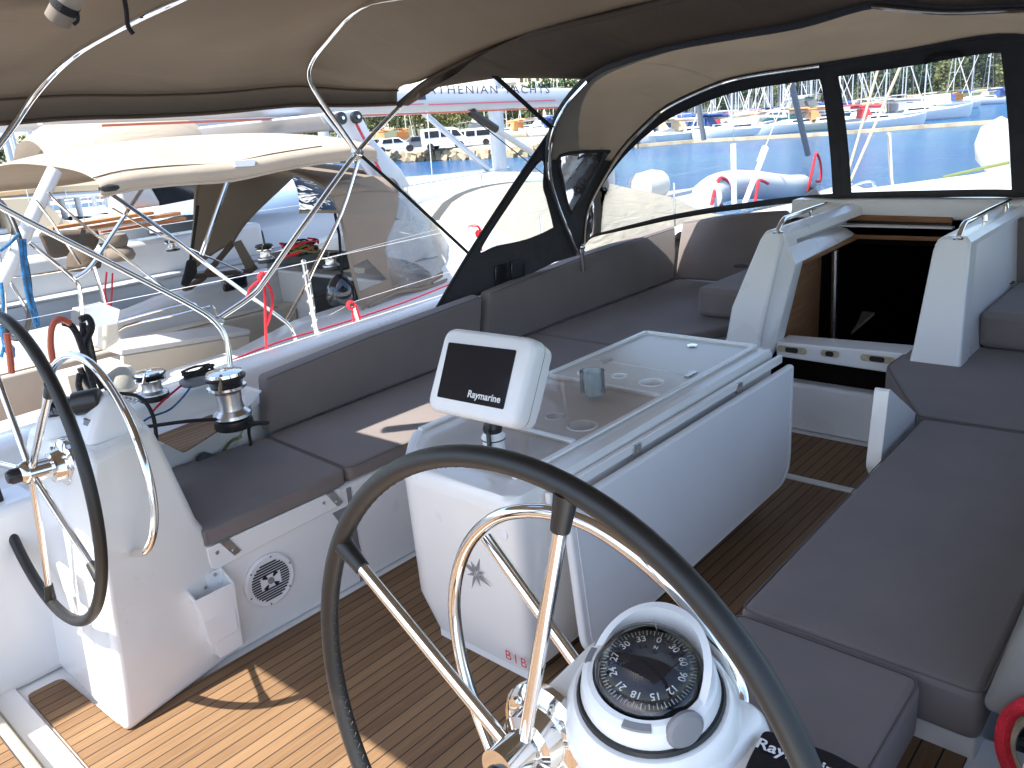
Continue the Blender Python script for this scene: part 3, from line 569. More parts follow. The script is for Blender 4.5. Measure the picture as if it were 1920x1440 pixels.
for X,Y in((2.555,1.86),(2.555,1.47)):
    b=MB(); b.prism(rpoly([V(X-.035,Y-.012,zt+.006),V(X+.035,Y-.012,zt+.006),V(X+.035,Y+.012,zt+.006),V(X-.035,Y+.012,zt+.006)],.008),(0,0,.005)); part('hinge',b,M['ssd'],tb)
b=MB(); b.lathe([(.024,0),(.022,.004),(0,.005)],(2.9,1.66,zt+.005),seg=24); part('lid_latch',b,M['ss'],tb)
# clear acrylic cover over the middle tray
b=MB(); b.poly([(1.815,1.45,zt+.02),(2.27,1.45,zt+.02),(2.27,1.925,zt+.02),(1.815,1.925,zt+.02)]); part('clear_cover',b,gl,tb)
b=MB(); b.poly([(1.52,1.45,zt+.014),(1.78,1.45,zt+.014),(1.78,1.9,zt+.014),(1.60,1.9,zt+.014),(1.52,1.83,zt+.014)]); part('clear_cover',b,gl,tb)
# starboard leaf with its white hinge strip
b=MB(); b.prism([V(1.52,1.335,zt-.02),V(3.02,1.335,zt-.02),V(3.02,1.335,zt-.055),V(1.52,1.335,zt-.055)],(0,-.018,0)); part('leaf_hinge_strip',b,M['gel'],tb,bev=.005,seg=3)
for X in(1.93,2.62):
    b=MB(); b.mm((X,1.312,zt-.065),(X+.045,1.326,zt-.025)); part('leaf_hinge',b,M['ssd'],tb,bev=.003)
lf=rpoly([V(1.545,1.305,.64),V(3.045,1.305,.64),V(3.045,1.305,.13),V(1.60,1.305,.09)],[.02,.02,.12,.10],8)
b=MB(); b.prism(lf,(0,-.028,0)); lfo=part('side_leaf',b,M['leaf'],tb,bev=.010,seg=3)
b=MB(); c_=sum(lf,Vector())/len(lf); b.tube([p+(c_-p).normalized()*.03+V(0,-.029,0) for p in lf],.0016,5,closed=True); part('moulded_line',b,M['gel'],lfo)
lf2=rpoly([V(1.62,2.0,.64),V(3.03,2.0,.64),V(3.03,2.0,.13),V(1.66,2.0,.09)],[.02,.02,.12,.10],8)
b=MB(); b.prism(lf2,(0,.028,0)); part('side_leaf',b,M['leaf'],tb,bev=.010,seg=3)
# name on the aft face
d_=(V(1.50,1.42,.05)-V(1.455,1.385,.2)).normalized()
part('name_lettering',text_mb('BIB',PX(968,1236,1.472),(0,-1,0),(-.04,0,1),.034,.002,space=1.5),M['txtr'],tb,flat=True)
# star-shaped rose logo
b=MB(); c=PX(893,1075,1.425)
for k in range(8):
    a=R(k*45+22); L=.062 if k%2==0 else .04; d=V(0,math.cos(a),math.sin(a)); n=V(0,-d.z,d.y)
    b.poly([c+d*.006+V(-.002,0,0),c+d*L*.3+n*.0055+V(-.002,0,0),c+d*L+V(-.002,0,0),c+d*L*.3-n*.0055+V(-.002,0,0)],.0015,(-1,0,0))
part('star_emblem',b,M['rub'],tb,flat=True)
b=MB(); b.lathe([(.018,0),(.018,.003),(.012,.004),(0,.004)],PX(943,1000,1.41),(-1,0,0),28); part('lock_cover',b,M['wplas'],tb)
for a_,c_ in (((1.52,1.45,0),(1.6,1.85,.06)),((2.85,1.5,0),(2.95,1.8,.06))):
    b=MB(); b.mm(a_,c_); part('foot',b,M['gel'],tb)
# glass candle jar on the table
b=MB(); c=PZ(1112,738,zt+.024); b.lathe([(.038,0),(.043,.004),(.045,.03),(.044,.085),(.041,.085),(.042,.03),(.04,.008),(0,.006)],c,seg=36,cap=False)
solo('glass_jar',b,vinyl('frosted_glass',.32,(.78,.84,.84)),'short frosted glass jar standing on the clear cover of the cockpit table','jar',bev=0)

# ---- chart plotter pod on its swivel
pd=thing('instrument_pod','white tilted display pod with a dark screen on the aft end of the table','display',PZ(925,850,zt+.01))
yaw=.0567; til=.5135; e1=V(math.sin(yaw),-math.cos(yaw),0); e2=V(math.sin(til)*math.cos(yaw),math.sin(til)*math.sin(yaw),math.cos(til)); nn=e1.cross(e2); 
if nn.x>0: nn=-nn
pc=V(1.40,1.4227,1.043)
def pdp(u,v,w): return pc+e1*u+e2*v-nn*w
def rr(w,h,r,d,bul=0):
    P_=[V(-w/2,-h/2,0),V(w/2,-h/2,0),V(w/2,h/2,0),V(-w/2,h/2,0)]; return [pdp(p.x,p.y,d) for p in rpoly(P_,r,6)]
b=MB(); b.loft([rr(.285,.205,.03,-.004),rr(.300,.22,.034,.0),rr(.311,.231,.036,.012),rr(.311,.231,.036,.045)]); part('front_housing',b,M['wplas'],pd,sm=40)
b=MB(); b.loft([rr(.303,.223,.034,.048),rr(.306,.226,.034,.056),rr(.300,.215,.03,.085),rr(.25,.18,.03,.092),rr(.24,.16,.03,.13),rr(.20,.13,.03,.145)]); part('back_housing',b,M['wplas'],pd,sm=40)
b=MB(); b.loft([rr(.3085,.2285,.034,.0445),rr(.3085,.2285,.034,.0485)]); part('seal',b,M['blk'],pd)
def scq(uv,d=-.0055): return [pdp(u,v,d) for u,v in uv]
su0,su1,sv0,sv1=-.123,.112,-.083,.078
def onface(x,y,d): r=ray(x,y); p0=pc-nn*d; return CAM+r*((p0-CAM).dot(nn)/r.dot(nn))
b=MB(); b.prism(rpoly([onface(x,y,-.0042) for x,y in ((820,744),(944,768),(969,657),(842,642))],.005),nn*.002); sc_=part('screen',b,M['scr'],pd)
part('lettering',text_mb('Raymarine',onface(907,744,-.0068),e1,e2,.0185,0,bold=.025),M['txtw'],sc_,flat=True)
q0=PZ(928,852,zt+.006)
b=MB(); b.lathe([(.040,0),(.040,.006),(.034,.01),(.034,.045),(.037,.05),(.037,.062),(.03,.068),(.028,.075)],q0,seg=32); part('base',b,M['wplas'],pd)
b=MB(); b.lathe([(.0375,.052),(.0375,.056)],q0,seg=32); b.lathe([(.027,.07),(.03,.085),(.026,.10)],q0,seg=24); b.tube([q0+V(-.032,-.012,.085),q0+V(-.04,-.02,.07),q0+V(-.04,-.02,.0)],.007,8); b.tube([q0+V(0,0,.09),pdp(0,-.06,.06)],.02,14); part('swivel_arm',b,M['blk'],pd)
# ================================================================= CUSHIONS
def PP(x,y,p0,n):
    r=ray(x,y); n=V(n); return CAM+r*((V(p0)-CAM).dot(n)/r.dot(n))
def cushion(lab,poly,z0,th,r=.03,bev=.018,m='cush',group='grey cockpit cushions',seam=True):
    P_=rpoly([V(p[0],p[1],z0) for p in poly],r,4); b=MB()
    c=sum(P_,Vector())/len(P_)
    b.loft([P_,[p+V(0,0,th) for p in P_]])
    o=solo('seat_cushion',b,M[m],lab,'cushion',group,bev=bev,seg=4)
    if seam:
        b=MB(); b.tube([p+(c-p).normalized()*.006+V(0,0,th-.004) for p in P_],.0022,5,closed=True); part('piping',b,M['cushd'],o)
    return o
ZS=.424
cushion('short grey seat cushion at the aft end of the port bench, above the loudspeaker',[(.995,2.352),(1.575,2.352),(1.60,2.93),(1.20,2.98)],ZS,.06)
cushion('long grey port seat cushion crossed by a patch of sunlight',[(1.585,2.352),(3.40,2.352),(3.42,3.0),(1.61,2.95)],ZS,.06)
cushion('grey port seat cushion wrapping forward towards the companionway',[(3.41,2.352),(4.02,2.05),(4.33,2.05),(4.5,2.05),(4.5,2.30),(5.06,2.30),(5.06,3.02),(3.43,3.0)],ZS,.06,seam=False)
cushion('grey cushion at the aft end of the starboard bench, beside the near compass',[(1.02,.36),(1.575,.36),(1.575,.785),(1.02,.785)],.345,.14,.035,.022)
cushion('longest grey starboard seat cushion, below the companionway side',[(1.585,.25),(3.12,.25),(3.085,.80),(1.585,.785)],.36,.125,.03,.02)
cushion('grey starboard cushion with a slanted front corner beside the companionway',[(3.10,.82),(3.135,.2),(5.0,.2),(5.0,.86),(4.28,.88),(4.26,1.10),(3.66,1.115)],.36,.125,.03,.02)
def backrest(lab,st,th=.085,group='grey cockpit backrests',m='cush'):
    """st: stations (bottom point, top point) seen face; thickness goes outboard"""
    b=MB(); lo=[]
    for bt,tp,out in st:
        bt=V(bt);tp=V(tp);o=V(out)*th; md=(bt+tp)/2-V(out)*.008
        lo.append([bt,md,tp,tp+o,bt+o])
    b.loft(lo); o=solo('backrest_cushion',b,M[m],lab,'backrest',group,bev=.022,seg=4)
    p=MB(); p.tube([l[2]+V(0,0,.001) for l in lo],.0022,5); 
    part('piping',p,M['cushd'],o); return o
ou=(0,1,.12)
def tp(x,y,Y): return PY(x,y,Y)
backrest('long grey backrest cushion at the aft end of the port bench',[((1.62,2.93,.485),tp(500,711,3.02),ou),((2.2,2.95,.485),tp(690,634,3.03),ou),((2.93,2.965,.485),tp(906,555,3.05),ou)])
backrest('grey backrest cushion in the middle of the port side, behind the table',[((2.95,2.965,.485),tp(920,551,3.05),ou),((3.9,3.0,.485),tp(1100,479,3.08),ou),((5.0,3.0,.485),tp(1268,424,3.08),ou)])
backrest('grey forward backrest cushion left of the companionway',[((5.05,3.03,.485),PX(1278,418,5.12),(1,0,.1)),((5.05,2.55,.485),PX(1370,404,5.12),(1,0,.1)),((5.05,2.05,.485),PX(1470,398,5.12),(1,0,.1))])
backrest('grey forward backrest cushion at the right edge, right of the companionway',[((4.9,.84,.485),PX(1890,412,4.95),(1,0,.1)),((4.9,.15,.485),PX(1890,412,4.95)+V(0,-.7,0),(1,0,.1))])
backrest('pale grey backrest cushion along the starboard side at the right edge',[((1.55,.25,.47),(1.50,.155,.86),(0,-1,.05)),((2.2,.26,.49),(2.2,.12,.9),(0,-1,.05)),((3.0,.26,.49),(3.0,.10,.9),(0,-1,.05)),((4.8,.2,.49),(4.8,.04,.9),(0,-1,.05))],m='cushl')
for lab,x0,x1,y0,y1,cx_,cy_ in (('grey armrest box with a black cup holder left of the companionway',4.12,4.95,2.03,2.33,PZ(1388,499,.662).x,PZ(1388,499,.662).y),('grey armrest box with a black cup holder at the right edge beside the companionway',4.1,4.85,.50,.855,PZ(1884,529,.662).x,PZ(1884,529,.662).y)):
    b=MB(); b.prism(rpoly([V(x0,y0,.49),V(x1,y0,.49),V(x1,y1,.49),V(x0,y1,.49)],.05),(0,0,.17)); o=solo('armrest_cushion',b,M['cush'],lab,'armrest','cup holder armrests',bev=.03,seg=4)
    b=MB(); b.lathe([(.04,.003),(.046,.004),(.046,.0)],(cx_,cy_,.66),seg=28); part('cup_holder',b,M['blk'],o)
b=MB(); b.loft([[V(1.50,2.955,.60),V(1.50,3.06,.60),PY(474,726,3.06),PY(474,726,3.06)+V(0,-.09,0)],[V(1.595,2.99,.50),V(1.595,3.08,.50),V(1.62,3.12,.69),V(1.60,3.03,.69)]]); part('backrest_board',b,M['gel'],yt,bev=.01)

# ================================================================= BIMINI
def gridsurf(A,B,nu,cls,bulge=0,bdir=(0,0,1),nv=None,vs=None):
    """cells between curves A and B split by class; returns dict class->MB"""
    A=[V(p) for p in A]; B=[V(p) for p in B]
    vs=vs or [k/nv for k in range(nv+1)]
    def smp(C,u):
        t=u*(len(C)-1); i=min(int(t),len(C)-2); f=t-i; a=C[max(i-1,0)];b=C[i];c=C[i+1];d=C[min(i+2,len(C)-1)]
        return .5*((2*b)+(c-a)*f+(2*a-5*b+4*c-d)*f*f+(3*b-a-3*c+d)*f**3)
    G=[[smp(A,u/nu)*(1-v)+smp(B,u/nu)*v+V(bdir)*bulge*4*v*(1-v) for v in vs] for u in range(nu+1)]
    out={}
    for i in range(nu):
        for j in range(len(vs)-1):
            c=cls((i+.5)/nu,(vs[j]+vs[j+1])/2)
            if c is None: continue
            out.setdefault(c,MB()).add([G[i][j],G[i+1][j],G[i+1][j+1],G[i][j+1]],[(0,1,2,3)])
    return out,G
def weld(name,mb,mat_,parent,solid=0,**k):
    o=part(name,mb,mat_,parent,**k); bm=bmesh.new(); bm.from_mesh(o.data); bmesh.ops.remove_doubles(bm,verts=bm.verts,dist=1e-5); bmesh.ops.recalc_face_normals(bm,faces=bm.faces)
    for f in bm.faces: f.smooth=True
    bm.to_mesh(o.data); bm.free(); o.data.set_sharp_from_angle(angle=R(60))
    if solid: q=o.modifiers.new('s','SOLIDIFY'); q.thickness=solid; q.offset=0
    return o
bi=thing('bimini_top','brown canvas bimini roof on steel hoops overhead, filling the top of the photo','bimini',(CL,CL,1.8))
def prof(k):  # half-profile (offset, z); k 0 mid .. 1 front edge
    return [(1.90-.0*k,1.79),(1.89,1.86-.01*k),(1.84,1.93-.05*k),(1.72,2.0-.11*k),(1.5,2.06-.12*k),(1.15,2.115-.105*k),(.7,2.15-.095*k),(.35,2.165-.09*k),(0,2.17-.09*k)]
Xs=[-.18,0,.15,.3,.5,.7,.82,.92,1.02,1.12,1.21,1.3,1.4,1.5,1.62,1.75,1.9,2.05,2.2,2.35,2.45,2.52,2.6,2.7,2.8,2.9,2.99]
def czl(X):
    k=max(0,(X-2.35)/.64); p=[(q.x,q.y+.012) for q in crom([V(a,b,0) for a,b in prof(k)],4)]; full=[(o,z) for o,z in p]+[(-o,z) for o,z in p[-2::-1]]
    sag=-.028*abs(math.sin(math.pi*(X-.3)/1.03))+.085*math.exp(-((X-2.33)/.27)**2)+.03*math.exp(-((X-1.33)/.2)**2)
    return [V(X+.06*(1.9-abs(o)) *0,CL+o,z+(sag*(1-(abs(o)/1.95)**6)))for o,z in full]
rows=[czl(X) for X in Xs]
# finer in Y around the opening
def yi(row,Y):
    for a,b_ in zip(row,row[1:]):
        if a.y>=Y>=b_.y: return a.lerp(b_,(a.y-Y)/max(1e-6,a.y-b_.y))
Ys=[CL+1.90,CL+1.895,CL+1.885,CL+1.865,CL+1.83,CL+1.78,CL+1.7,CL+1.6,CL+1.5,CL+1.4,CL+1.3,2.735,2.65,2.6,2.5,2.4,2.3,2.2,2.0,1.8,CL,1.3,1.0,.8,.6,.4,.2,0.,-.1,CL-1.78,CL-1.84,CL-1.88,CL-1.90]
G=[]
for r in rows:
    q=[]
    for i,Y in enumerate(Ys): q.append(r[0] if i==0 else r[-1] if i==len(Ys)-1 else yi(r,Y))
    G.append(q)
b=MB()
for i in range(len(Xs)-1):
    for j in range(len(Ys)-1):
        if Xs[i]>=.919 and Xs[i+1]<=1.31 and Ys[j]<=2.736 and Ys[j+1]>=2.19: continue
        b.add([G[i][j],G[i+1][j],G[i+1][j+1],G[i][j+1]],[(0,1,2,3)])
# port quarter flap, unseen, added to shade the port helm corner
for j in range(12):
    a,c=G[0][j],G[0][j+1]; b.add([a+V(-1.2,0,0),a,c,c+V(-1.2,0,0)],[(0,1,2,3)])
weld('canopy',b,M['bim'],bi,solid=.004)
# skirt hem along port edge
b=MB(); b.tube([r[0]+V(0,0,-.003) for r in G],.009,8,smooth=3); part('hem',b,M['brow'],bi)
b=MB(); b.tube([r[2]+V(0,-.006,-.004) for r in G],.0045,6,smooth=3); part('seam',b,M['brow'],bi)
def mir(p): return V(p.x,2*CL-p.y,p.z)
# bows
bow1=[PY(-130,420,3.45),PY(0,270,3.42),PY(70,172,3.36),PY(140,103,3.18),PY(240,45,2.86),PY(335,0,2.62),V(1.42,2.2,2.13),V(1.42,CL,2.15)]
bow2=[PY(668,283,3.33),PY(635,235,3.36),PY(603,190,3.38),PY(580,150,3.38),PY(583,118,3.33),PY(612,78,3.2),PY(680,12,2.90),V(2.33,2.4,2.145),V(2.33,CL,2.155)]
fr3=[PY(747,200,3.40),PY(790,160,3.27),PY(885,106,2.9),PX(1000,62,2.97),V(2.97,2.1,2.04),V(2.97,CL,2.062)]
for bw in (bow1,bow2,fr3):
    full=bw+[mir(p) for p in bw[-2::-1]]
    b=MB(); b.tube(full,.0125,12,smooth=5); part('bow',b,M['brow' if bw is fr3 else 'ss'],bi)
for pts in ([PY(750,200,3.40),PY(670,285,3.36),PY(560,435,3.36),PY(497,525,3.37),PY(470,556,3.38),PY(408,598,3.40)],[PY(-60,340,3.42),PY(0,387,3.42),PY(200,490,3.40),PY(360,573,3.36),PY(405,605,3.34),PY(425,640,3.32),PY(434,700,3.30)]):
    b=MB(); b.tube(pts,.0125,12,smooth=4); part('strut',b,M['ss'],bi)
    b=MB(); b.tube([mir(p) for p in pts],.0125,12,smooth=4); part('strut',b,M['ss'],bi)
for p in (PY(670,284,3.35),PY(407,600,3.37)):
    b=MB(); b.ball(p,.019,12); b.tube([p+V(-.025,0,.01),p+V(.025,0,-.01)],.016,10); part('joint',b,M['ssd'],bi)
# front corner patch hanging over the strut and zip strip to the sprayhood
b=MB(); b.poly([PY(738,197,3.41),PY(795,152,3.28),PX(889,101,2.99),PX(900,114,3.0),PY(808,168,3.29),PY(765,198,3.41)],.003,(0,-1,-.4)); part('corner_patch',b,M['brow'],bi)
b=MB(); b.tube([PX(745,196,2.98),PX(800,153,2.98),PX(885,108,2.985),PX(1000,60,2.985),V(2.99,2.1,2.035),V(2.99,CL,2.058),V(2.99,.9,2.03)],.011,8,smooth=4); part('zip_band',b,M['brow'],bi)
# rolled side curtain hanging at the top left corner, with strap
ro=thing('rolled_curtain','beige rolled canvas tied with black webbing hanging from the roof at the top left corner','canvas roll',PY(110,40,2.62))
a_=PY(150,-40,2.55); b_=PY(108,38,2.64); dd=(b_-a_).normalized()
b=MB(); b.tube([a_-dd*.2,a_,b_],.036,20); b.tube([b_,b_+dd*.004],.030,20); part('roll',b,M['hoodc'],ro)
b=MB(); b.tube([b_-dd*.05+V(0,0,.001)-dd*.012,b_-dd*.05+dd*.012],.0375,20); part('strap_band',b,M['strap'],ro)
b=MB(); b.tube([PY(128,28,2.60),PY(143,22,2.59),PY(146,38,2.59),PY(138,46,2.60)],.005,6,smooth=4); part('hook_strap',b,M['strap'],ro)
b=MB(); b.tube([PY(230,-20,2.75),PY(237,20,2.78),PY(240,48,2.8),PY(250,64,2.8)],.0075,6,smooth=4); solo('hanging_strap',b,M['strap'],'short black strap hanging from the steel hoop near the top left of the photo','strap')
# webbing straps
def web(pts,w=.012,t=.0025,lab='',name='webbing_strap'):
    b=MB(); P_=[V(p) for p in pts]; lo=[]
    d=(P_[-1]-P_[0]).normalized(); s=d.cross((CAM-P_[0]).normalized()).normalized(); n=d.cross(s)
    for p in P_: lo.append([p+s*w+n*t,p+s*w-n*t,p-s*w-n*t,p-s*w+n*t])
    b.loft(lo); return solo(name,b,M['strap'],lab,'strap','black webbing stays of the roof')
web([PX(888,98,2.99),PX(925,140,3.15),PY(1035,240,3.0)],.012,lab='black webbing stay from the bimini corner down to the top of the sprayhood hoop')
web([PY(600,196,3.39),PY(664,280,3.38),PY(760,365,3.34),PY(886,482,3.28)],.0085,lab='long thin black webbing stay crossing in front of the neighbouring yacht to the seat back')

# ================================================================= SPRAYHOOD
sh=thing('sprayhood','brown canvas sprayhood with dark framed clear windows over the companionway','sprayhood',(4.4,CL,.9))
FT=V(3.95,3.06,.86)
bn=V(.96,0,-.85); bp0=V(4.0,0,.88)
Tpx=[(1100,392),(1130,330),(1167,275),(1210,230),(1250,197),(1333,158),(1400,139),(1533,119),(1566,114),(1700,92),(1872,63)]
T=[PP(x,y,bp0,bn) for x,y in Tpx]
foot=V(4.0,3.05,.88)
T=[foot]+T; T=T+[mir(T[7]),mir(T[6]),mir(T[4]),mir(T[3]),mir(T[2]),mir(T[0])]
Bpx=[(1110,446,.90),(1150,436,.905),(1200,425,.915),(1255,413,.93),(1330,400,.955),(1400,391,.98),(1480,381,1.0),(1562,375,1.035),(1597,373,1.04),(1740,370,1.045),(1897,370,1.045)]
B_=[foot]+[PZ(x,y,z) for x,y,z in Bpx]; B_=B_+[mir(B_[7]),mir(B_[6]),mir(B_[4]),mir(B_[3]),mir(B_[2]),mir(B_[0])]
N=len(T)-1
def cls(u,v):
    t=u*N
    if v<.115 or v>.955: return 'trim'
    if t<.8: return 'trim'
    if 8.0<t<8.98 : return 'trim'
    if 10.98<t<12.3 or t>16.2: return 'trim'
    return 'win'
vs_=[0,.06,.115,.25,.4,.55,.7,.85,.955,1]
out,GG=gridsurf(T,B_,N*10,cls,bulge=.05,bdir=(.7,0,.5),vs=vs_)
weld('window_frame',out['trim'],M['hoodd'],sh,solid=.006)
weld('window_pane',out['win'],M['vin'],sh)
# aft arch
Apx=[((1048,390),3.08),((1031,330),3.08),((1030,275),3.06),((1042,228),3.0),((1064,190),2.93),((1100,150),2.78)]
A_=[foot+V(-.04,.01,-.02)]+[PY(x,y,Y) for (x,y),Y in Apx]+[PX(1144,124,3.62),PX(1250,91,3.6),PX(1361,70,3.6),PX(1500,46,3.6),V(3.6,CL-.35,1.99)]
A_=A_+[mir(A_[8]),mir(A_[7]),mir(A_[5]),mir(A_[4]),mir(A_[3]),mir(A_[0])]
A_=A_[:]; n_=min(len(A_),len(T)); 
# resample both to the same count
def resamp(C,n):
    C=crom(C,12); L=[0]
    for a,b in zip(C,C[1:]): L.append(L[-1]+(b-a).length)
    out=[];j=0
    for k in range(n):
        s=L[-1]*k/(n-1)
        while j<len(L)-2 and L[j+1]<s: j+=1
        out.append(C[j].lerp(C[j+1],min(1,max(0,(s-L[j])/max(1e-9,L[j+1]-L[j])))))
    return out
NA=61; Ar=resamp(A_,NA); Tr=resamp(T,NA)
def inpoly(p,poly):
    x,y=p; c=False
    for i in range(len(poly)):
        x1,y1=poly[i]; x2,y2=poly[i-1]
        if (y1>y)!=(y2>y) and x<(x2-x1)*(y-y1)/(y2-y1)+x1: c=not c
    return c
def pix(p):
    v=V(p)-CAM; d=v.dot(cf); return (CX+FPX*v.dot(cr)/d,CY+FPX*v.dot(cd)/d)
swin=[(1051,292),(1136,284),(1133,296),(1083,388),(1067,392),(1054,335)]
vv=[k/24 for k in range(25)]
Gs=[[Ar[i].lerp(Tr[i],v)+V(0,0,.05*4*v*(1-v)*min(1,max(0,(i-6)/10)) if i<NA/2 else .05*4*v*(1-v)) for v in vv] for i in range(NA)]
mr=MB(); mw=MB(); mt=MB()
def sub(a,b,c,d,n=4):
    for i in range(n):
        for j in range(n):
            def q(s,t): return (a*(1-s)+b*s)*(1-t)+(d*(1-s)+c*s)*t
            yield q(i/n,j/n),q((i+1)/n,j/n),q((i+1)/n,(j+1)/n),q(i/n,(j+1)/n)
for i in range(NA-1):
    for j in range(24):
        a,b_,c,d=Gs[i][j],Gs[i+1][j],Gs[i+1][j+1],Gs[i][j+1]
        if i<18:
            for q in sub(a,b_,c,d,3):
                ctr=sum(q,Vector())/4; k=pix(ctr)
                (mw if inpoly(k,swin) else (mt if (k[1]>300 and i<14) else mr)).add(q,[(0,1,2,3)])
        else: mr.add([a,b_,c,d],[(0,1,2,3)])
weld('roof_panel',mr,M['hoodc'],sh,solid=.004); weld('side_trim',mt,M['hoodd'],sh,solid=.004); weld('window_pane',mw,M['vin'],sh)
def ongrid(x,y):
    best=None
    for i in range(18):
        for j in range(25):
            p=Gs[i][j]; k=pix(p); d=(k[0]-x)**2+(k[1]-y)**2
            if best is None or d<best[0]: best=(d,p)
    p=best[1]; r=ray(x,y).normalized(); return CAM+r*((p-CAM).dot(r))-r*.012
b=MB(); b.tube([ongrid(x,y) for x,y in [(q.x,q.y) for q in crom([V(x,y,0) for x,y in swin],4,True)]],.010,8,closed=True); part('window_binding',b,M['hoodd'],sh)
# hoops
for C,dz in ((A_[:7],-.0),(T[:9],-.01),(A_[-7:],0)):
    b=MB(); b.tube([p+V(0,0,dz)+(V(-.02,-.02,-.008) if p.y>CL else V(-.02,.02,-.008)) for p in C],.0105,10,smooth=5); part('hoop',b,M['ss'],sh)
b=MB(); b.tube([p+V(-.002,0,.004) for p in A_],.021,10,smooth=5); part('hem',b,M['hoodd'],sh)
b=MB(); b.tube([p+V(.0,0,-.002) for p in T],.014,10,smooth=5); part('hem',b,M['hoodd'],sh)
# bridge panel between bimini front and sprayhood arch
fb=resamp([PX(800,166,2.95),PX(852,142,2.95),PX(900,104,2.95),PX(1000,58,2.95),V(2.95,2.1,2.075),V(2.95,CL,2.095),V(2.95,.9,2.075),mir(PX(900,104,2.95)),mir(PX(852,142,2.95)),mir(PX(800,166,2.95))],30)
ab=resamp([p for p in A_[6:15]],30)
b=MB(); b.sheet([[a,a.lerp(c,.33)+V(0,-.09,.04)*max(0,1-k/5)+V(0,0,-.012),a.lerp(c,.66)+V(0,-.07,.03)*max(0,1-k/5)+V(0,0,-.012),c+V(.03,0,.006)] for k,(a,c) in enumerate(zip(fb,ab))]); weld('bridge_panel',b,M['brow'],sh,solid=.004)
for s_ in (0,1):  # unseen canvas flaps added to block a sun leak above the bridge panel
    f_=(lambda p:p) if s_==0 else mir
    b=MB(); b.sheet([[f_(V(X,Y,z-.07*max(0,Y-2.8)/.4)) for Y in (2.3,2.5,2.7,2.9,3.08,3.22,3.34)] for X,z in ((2.9,2.115),(3.2,2.11),(3.5,2.09),(3.75,2.05))]); weld('sun_block_flap',b,M['brow'],sh,solid=.004)
# port wing with window, pocket
wing=[(820,579),(880,478),(955,362),(1030,250),(1031,330),(1048,390),(1078,455),(1086,478),(1040,492),(930,545)]
win=[(899,470),(955,380),(1014,300),(1018,350),(1024,372),(1036,420),(1032,430),(985,450),(930,462)]
def wp(x,y): 
    t=(x-820)/260; return PY(x,y,3.21-.14*max(0,min(1,t)))
def smooth2(P_,n=5,closed=True): return [(q.x,q.y) for q in crom([V(x,y,0) for x,y in P_],n,closed)]
winS=smooth2(win,5)
b=poly_hole(wing,[winS],wp); part('side_wing',b,M['hoodd'],sh,flat=True); b=MB(); b.poly([wp(x,y)+V(0,.003,0) for x,y in winS]); part('window_pane',b,M['vinm'],sh,flat=True)
b=MB(); b.tube([wp(818,580),wp(878,478),wp(953,362),wp(1034,243)],.010,8,smooth=3); part('wing_edge',b,M['strap'],sh)
b=MB(); b.tube([wp(x,y)+V(0,-.004,0) for x,y in winS],.0045,6,closed=True); part('window_binding',b,M['hoodd'],sh)
b=MB()
for x0 in(926,956):
    b.poly([wp(x0,498-(x0-926)*.3)+V(0,-.008,0),wp(x0+25,492-(x0-926)*.3)+V(0,-.012,0),wp(x0+25,530-(x0-926)*.3)+V(0,-.008,0),wp(x0,535-(x0-926)*.3)+V(0,-.008,0)],.006,(0,-1,0))
part('pocket',b,M['glassd'],sh,bev=.002)
# roll-up window strap fittings on the front frame
b=MB(); b.tube([PX(1735,118,4.9),PX(1750,104,4.88),PX(1790,100,4.88),PX(1806,104,4.9)],.012,8,smooth=4); part('roll_up_strap',b,M['strap'],sh)
b=MB(); b.tube([PX(1608,118,4.9),PX(1638,113,4.9)],.012,8); part('roll_up_strap',b,M['strap'],sh)
b=MB(); b.tube([foot+V(-.03,-.01,.0),foot+V(-.02,-.01,-.14)],.016,12); b.ball(foot+V(-.02,-.01,.01),.022,12); part('hinge_fitting',b,M['ss'],sh)

# ================================================================= DECK HARDWARE
def winch(name,lab,c,r,h,mt_='ssd',cap='ss'):
    t=thing(name,lab,'winch',c,'self tailing winches')
    b=MB(); b.lathe([(r*.95,0),(r*1.0,.006),(r*.98,h*.16),(r*.8,h*.2)],c,seg=36); part('base',b,M['blk'],t)
    b=MB(); b.lathe([(r*.98,h*.2),(r*.95,h*.25),(r*.68,h*.33),(r*.62,h*.45),(r*.66,h*.62),(r*.8,h*.66)],c,seg=40); part('drum',b,M[mt_],t)
    b=MB(); b.lathe([(r*.8,h*.66),(r*1.0,h*.70),(r*.99,h*.74),(r*.85,h*.77)],c,seg=40); part('lower_jaw',b,M['ss'],t)
    b=MB(); b.lathe([(r*.85,h*.77),(r*.8,h*.80),(r*1.02,h*.86),(r*1.05,h*.90),(r*.9,h*.93)],c,seg=40); part('upper_jaw',b,M['blk'],t)
    b=MB(); b.lathe([(r*.95,h*.92),(r*.92,h*.97),(r*.5,h*1.0),(r*.22,h*1.0),(r*.2,h*.96),(0,h*.96)],c,seg=40); part('top_plate',b,M[cap],t)
    b=MB(); b.tube([V(c)+V(0,0,h*.95),V(c)+V(-r*.5,-r*.6,h*.97),V(c)+V(-r*.9,-r*.95,h*.72)],r*.11,8); part('feeder_arm',b,M['ss'],t)
    return t
W1=PZ(440,800,.64); W2=PZ(290,748,.72)
winch('winch','large chrome primary winch at the aft end of the port seat back',W1,.072,.225)
winch('winch','smaller grey winch on the port coaming left of the large chrome winch',W2,.060,.118)
def rope(name,lab,pts,r,m,smooth=6,cat='rope',group=None,seg=8,twist=0):
    b=MB(); P_=crom([V(p) for p in pts],smooth) if smooth else [V(p) for p in pts]
    b.tube(P_,r,seg); return solo(name,b,M[m],lab,cat,group)
